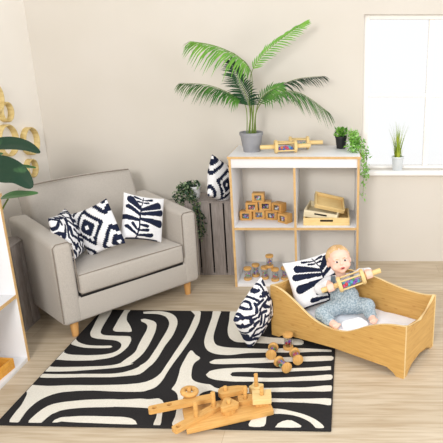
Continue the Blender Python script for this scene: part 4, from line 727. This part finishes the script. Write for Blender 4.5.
# ------------------------------------------------------------------ plants
def pot(parent,r0,r1,h,m,lip=.006,rim=.022):
    b=MB(); b.lathe([(.001,0),(r0,0),(r0+(r1-r0)*.06,h*.03),(r1-.002,h-rim),(r1+lip*.5,h-rim+.001),(r1+lip*.6,h-.002),(r1+lip*.4,h),(r1-.004,h),(r1-.006,h-.004),(r1-.008,h-.03),(.001,h-.03)]); o=b.build('pot',m,parent)
    b=MB(); b.lathe([(.001,h-.016),(r1*.6,h-.014),(r1-.0065,h-.018)],n=20); b.build('soil','soil',parent); return o
def leaflet(b,p,d,nrm,l,w,droop=.25):
    d=d.normalized(); s=d.cross(nrm).normalized()
    rows=[]
    for t,ww in ((0,.35),(.3,1),(.65,.8),(1,.04)):
        c=p+d*l*t+V((0,0,-droop*l*t*t)); rows.append([c-s*w*ww*.5,c-nrm*w*ww*.16,c+s*w*ww*.5])
    b.strip(rows)
def frond(parent,pts,m,n=22,l=.13,w=.016,droop=.35,side=None,start=.22,ang=55,lens=None):
    P=[V(p) for p in spline([tuple(p) for p in pts],10)]; N=len(P)
    b=MB(); b.tube(P,[.0038*(1-.8*i/(N-1)) for i in range(N)],6); fo=b.build('frond_stem','stalk',parent)
    b=MB()
    for k in range(n):
        f=start+(1-start)*k/(n-1.0); i=f*(N-1); i0=min(int(i),N-2); p=P[i0].lerp(P[i0+1],i-i0); T=(P[i0+1]-P[i0]).normalized()
        S=(side if side is not None else T.cross(V((0,0,1)))); S=(S-T*S.dot(T)).normalized(); nr=S.cross(T)
        if nr.z<0: nr=-nr
        g=(f-start)/(1-start); ll=l*(.45+.9*math.sin(math.pi*min(1,.18+g*.80))**.9)*(.72)
        a=rad(ang*(1-.55*g))
        for s in (-1,1):
            leaflet(b,p,T*math.cos(a)+S*s*math.sin(a)+V((0,0,-.10)),nr,ll*random.uniform(.88,1.1),w,droop*random.uniform(.7,1.3))
    b.build('frond_leaflets',m,fo)
PP=on(252.3,150.8,SH); PB=V((PP.x,3.90,SH))
palm=thing('potted_palm','tall green palm in a grey pot on the white shelf unit','plant',PB)
pot(palm,.058,.079,.135,'pot_grey')
def PL(px,py,Y): return at(px,py,Y)-PB
root=lambda dx,dy:V((dx*1.5,dy*1.5,.12))
frond(palm,[root(.008,0),PL(251.5,98,3.90),PL(251,74,3.9),PL(265,53,3.91),PL(288,34,3.93),PL(306,22,3.94)],'palm_light',24,.10,.011,.25,side=V((.55,-.25,-.8)),start=.45,ang=34)
frond(palm,[root(-.006,0),PL(251.5,96,3.88),PL(251,72,3.84),PL(239,57,3.78),PL(216,46,3.73),PL(193,41.5,3.69)],'palm_light',34,.20,.014,.62,side=V((.15,-.9,-.3)),start=.42,ang=56)
frond(palm,[root(-.02,0),PL(245.5,106,3.86),PL(231,94,3.82),PL(208,85,3.78),PL(181.5,83,3.75)],'palm',32,.15,.013,.75,side=V((.1,-.9,.1)),start=.36,ang=58)
frond(palm,[root(-.004,-.01),PL(250,112,3.86),PL(247,98,3.82),PL(239,80,3.79),PL(231,62,3.80)],'palm_dark',30,.15,.011,.30,side=V((.85,-.3,.2)),start=.36,ang=60)
frond(palm,[root(.022,0),PL(257,110,3.88),PL(274,93,3.84),PL(300,93,3.80),PL(328.5,112,3.77)],'palm',30,.17,.0125,.70,side=V((.1,-.9,.2)),start=.38,ang=58)
frond(palm,[root(.014,.01),PL(258,104,3.92),PL(273,89,3.95),PL(297,79,3.98),PL(323,76,4.0)],'palm_dark',30,.14,.015,.55,side=V((-.1,-.9,.1)),start=.32,ang=52)
frond(palm,[root(.012,-.012),PL(256,112,3.84),PL(261,99,3.80),PL(270,91,3.76),PL(281,85,3.74)],'palm',15,.10,.010,.25,side=V((.6,-.2,-.7)),start=.42,ang=48)
for dx,dy,px,py in ((-.012,.006,249,92),(.004,-.004,254,96)):
    b=MB(); b.tube([root(dx,dy),PL((252+px)/2,118,3.88),PL(px,py,3.88)],[.006,.005,.004],8); b.build('stalk','stalk',palm)
def small_leaf(b,p,d,l,w):
    d=d.normalized(); s=d.cross(V((random.gauss(0,.5),random.gauss(0,.5),1))).normalized(); n_=s.cross(d)
    m=p+d*l*.45; vs=[b.bm.verts.new(q) for q in (p,m-s*w/2+n_*w*.12,p+d*l,m+s*w/2+n_*w*.12)]
    b.bm.faces.new((vs[0],vs[1],vs[2])).material_index=b.k; b.bm.faces.new((vs[0],vs[2],vs[3])).material_index=b.k
def rv(): return V((random.gauss(0,1),random.gauss(0,1),random.gauss(0,1)))
def vine(parent,pts,mats,n,l,w,spread=.012):
    P=[V(q) for q in spline([tuple(q) for q in pts],8)]; b=MB(); b.tube(P,.0016,5); st=b.build('vine_stem','stalk',parent)
    b=MB()
    for k in range(n):
        i=random.random()*(len(P)-1); i0=min(int(i),len(P)-2); p=P[i0].lerp(P[i0+1],i-i0)+rv()*spread; b.k=0 if random.random()<.6 else 1
        small_leaf(b,p,rv()+V((0,-.5,.3)),l*random.uniform(.7,1.25),w)
    b.build('vine_leaves',mats,st,smooth=False,normals=False)
# little green plant in a black pot
p=on(341,148.2,SH); t=thing('potted_plant','small leafy plant in a black pot on the right of the white shelf unit','plant',(p.x,p.y,SH)); pot(t,.032,.042,.088,'pot_black',.003,.014)
b=MB()
for k in range(170):
    a=random.uniform(0,6.28); r=random.uniform(0,.042); z=.08+random.uniform(0,.065)*(1-r*9*.6); b.k=random.random()<.4; small_leaf(b,V((r*math.cos(a),r*math.sin(a),z)),V((math.cos(a)*.8,math.sin(a)*.8,.9))+rv()*.3,random.uniform(.022,.032),.014)
b.build('foliage',['vine_fresh','palm'],t,smooth=False,normals=False)
# trailing plant at the right end of the shelf top
TB=V((.137,3.97,SH)); t=thing('trailing_plant','bright trailing plant hanging over the right end of the white shelf unit','plant',TB); pot(t,.026,.034,.06,'pot_white',.002,.012)
def TL(px,py,Y): return at(px,py,Y)-TB
b=MB()
for k in range(230):
    q=V((random.gauss(.008,.020),random.gauss(-.012,.026),.07+random.uniform(-.055,.062))); b.k=random.random()<.45; small_leaf(b,q,rv()+V((0,-.4,.3)),random.uniform(.018,.030),.015)
b.build('foliage',['vine_fresh','vine_mint'],t,smooth=False,normals=False)
for pts in ([V((0,0,.07)),TL(357,140,3.93),TL(363,152,3.92),TL(365.5,168,3.92),TL(363.5,182,3.92),TL(363,196,3.92)],[V((.01,0,.08)),TL(360,138,3.95),TL(366,152,3.95),TL(366.5,166,3.95),TL(365,178,3.95)],[V((0,0,.06)),TL(355,146,3.86),TL(361,154,3.84),TL(364,163,3.84),TL(362.5,174,3.84)],[V((0,-.01,.07)),TL(352.5,140,3.88),TL(351.5,148,3.86),TL(353,153,3.85)]):
    vine(t,pts,['vine_fresh','vine_mint'],125,.026,.015,.010)
# variegated trailing plant on the crate
KZ=.5755; p=on(195,198.5,KZ); KB=V((p.x,4.03,KZ)); KB.x=wx(195,4.03,KZ)
t=thing('trailing_plant','dark variegated trailing plant in a white pot on the crate beside the armchair','plant',KB); pot(t,.036,.049,.09,'pot_white',.002,.012)
def KL(px,py,Y): return at(px,py,Y)-KB
b=MB()
for k in range(240):
    q=KL(random.uniform(178,193),random.uniform(184,204),random.uniform(3.93,4.03))+rv()*.006; b.k=random.random()<.42; small_leaf(b,q,rv()+V((-.2,-.5,.3)),random.uniform(.022,.034),.017)
for k in range(60):
    q=V((random.uniform(-.05,.05),random.uniform(-.05,.04),.095+random.uniform(-.005,.02))); b.k=random.random()<.3; small_leaf(b,q,rv()+V((0,-.2,.5)),.03,.016)
b.build('foliage',['vine_dark','vine_pale'],t,smooth=False,normals=False)
for pts,n in (([V((-.02,-.02,.095)),KL(193,196,3.90),KL(197,206,3.885),KL(202,218,3.88),KL(204,232,3.88)],120),([V((-.03,-.01,.095)),KL(190,198,3.89),KL(195,210,3.88),KL(200,224,3.88),KL(202,238,3.885)],110),([V((-.03,0,.09)),KL(182,192,3.95),KL(176,197,3.93),KL(178,203,3.92)],60),([V((-.04,0,.09)),KL(180,188,3.97),KL(174,201,3.93)],50)):
    vine(t,pts,['vine_dark','vine_pale'],n,.027,.015,.011)
# grass on the window sill
G=V((wx(397.5,WB+.0,.8),WB-.002,.7475)); t=thing('potted_grass','yellow green grass in a small pale pail on the window sill','plant',G)
pot(t,.036,.046,.105,'pot_metal',.004,.014)
b=MB()
for k in range(120):
    a=random.uniform(0,6.28); r=random.uniform(0,.026); h=random.uniform(.10,.29)*(1 if random.random()<.5 else .6); p0=V((r*math.cos(a),r*math.sin(a),.086)); d=V((math.cos(a)*.22,math.sin(a)*.22,0))*random.uniform(.2,1.5); w=.0035; s=V((-math.sin(a+random.uniform(-1,1)),math.cos(a),0)).normalized()
    if p0.y+d.y*h>.035: d.y*=-1
    b.strip([[p0+d*h*q*q*.9+V((0,0,h*q))-s*w*(1-q*.9),p0+d*h*q*q*.9+V((0,0,h*q))+s*w*(1-q*.9)] for q in (0,.4,.75,1)])
b.build('grass_blades','grass',t,normals=False)
# large leaved plant on the left crate
LB=V((-1.985,3.11,.5485)); t=thing('potted_foliage_plant','large dark leaved plant in a black pot on the left crate, partly out of frame','plant',LB)
pot(t,.05,.062,.085,'pot_black',.003,.014)
def LL(px,py,Y): return at(px,py,Y)-LB
def bigleaf(pts,width,m,up,stem,fold=.10,tipw=.05):
    P=[V(q) for q in spline([tuple(q) for q in pts],8)]; N=len(P); b=MB(); rows=[]
    for i,p in enumerate(P):
        f=i/(N-1.0); T=(P[min(i+1,N-1)]-P[max(i-1,0)]).normalized(); S=T.cross(V(up)).normalized(); nn=S.cross(T)
        w=width*(math.sin(math.pi*min(1,(f*.94+.05)))**.62)*(1-.25*f)
        rows.append([p+S*w*q+nn*(abs(q)*w*fold*2-.02*w*math.sin(8*f)*q) for q in (-.5,-.3,-.1,0,.1,.3,.5)])
    b.strip(rows); lf=b.build('leaf',m,t,angle=180,normals=False)
    b=MB(); b.tube([V(q) for q in spline([tuple(q) for q in stem],6)],.0045,6); b.build('leaf_stalk','stalk',lf)
top=V((0,0,.07))
bigleaf([LL(-12,146,3.0),LL(0,144,3.0),LL(14,144,2.98),LL(28,147,2.95),LL(40,153,2.92)],.088,'bigleaf',(.35,-.75,.5),[top,LL(-14,200,3.03),LL(-12,146,3.0)])
bigleaf([LL(-14,170,2.96),LL(-4,168,2.96),LL(8,171,2.94),LL(20,176,2.92),LL(32,188,2.90)],.165,'bigleaf',(.3,-.85,.4),[top,LL(-12,205,3.0),LL(-14,170,2.96)])
bigleaf([LL(1,198,2.98),LL(10,196,2.95),LL(22,195,2.92),LL(38,193.5,2.88)],.085,'bigleaf_light',(.1,-.42,.9),[top,LL(-3,222,3.02),LL(3,208,3.0),LL(8,199,2.96)])
bigleaf([LL(4,170,3.1),LL(16,167,3.1),LL(26,167,3.09),LL(36,168,3.08)],.05,'bigleaf_light',(.1,-.3,.95),[top,LL(-8,200,3.08),LL(4,170,3.1)])
bigleaf([LL(-10,160,3.1),LL(-4,156,3.1),LL(3,154,3.09)],.05,'bigleaf_light',(.1,-.5,.85),[top,LL(-12,200,3.08),LL(-10,160,3.1)])
# ------------------------------------------------------------------ light and camera
W=bpy.data.worlds.new('daylight'); bpy.context.scene.world=W; W.use_nodes=True; bg=W.node_tree.nodes['Background']; bg.inputs['Color'].default_value=(.98,.99,1,1); bg.inputs['Strength'].default_value=1.22
def area(name,loc,target,size,power,col=(1,1,1)):
    l=bpy.data.lights.new(name,'AREA'); l.shape='DISK'; l.size=size; l.energy=power; l.color=col
    o=bpy.data.objects.new(name,l); COL.objects.link(o); o.location=loc; o.rotation_euler=(V(target)-V(loc)).to_track_quat('-Z','Y').to_euler(); return o
area('key_light',(-1.0,-1.1,2.3),(-.4,3.3,.6),1.0,125,(1,.985,.96))  # unseen key light behind the camera, set low to light the cubbies
area('side_fill_light',(3.1,1.0,1.7),(-2.1,2.8,1.1),1.6,62)  # added fill to brighten the left wall; no window is built here
cam=bpy.data.cameras.new('camera'); co=bpy.data.objects.new('camera',cam); COL.objects.link(co)
co.location=(0,0,CAM_H); co.rotation_euler=(math.pi/2-PITCH,0,0); cam.sensor_width=36; cam.sensor_fit='HORIZONTAL'; cam.lens=36*FPX/443; cam.shift_x=(221.5-PPX)/443; cam.shift_y=0; cam.clip_start=.05
S=bpy.context.scene; S.camera=co
S.view_settings.view_transform='Standard'; S.view_settings.look='None'; S.view_settings.exposure=-0.24; S.view_settings.gamma=1; S.view_settings.use_curve_mapping=False
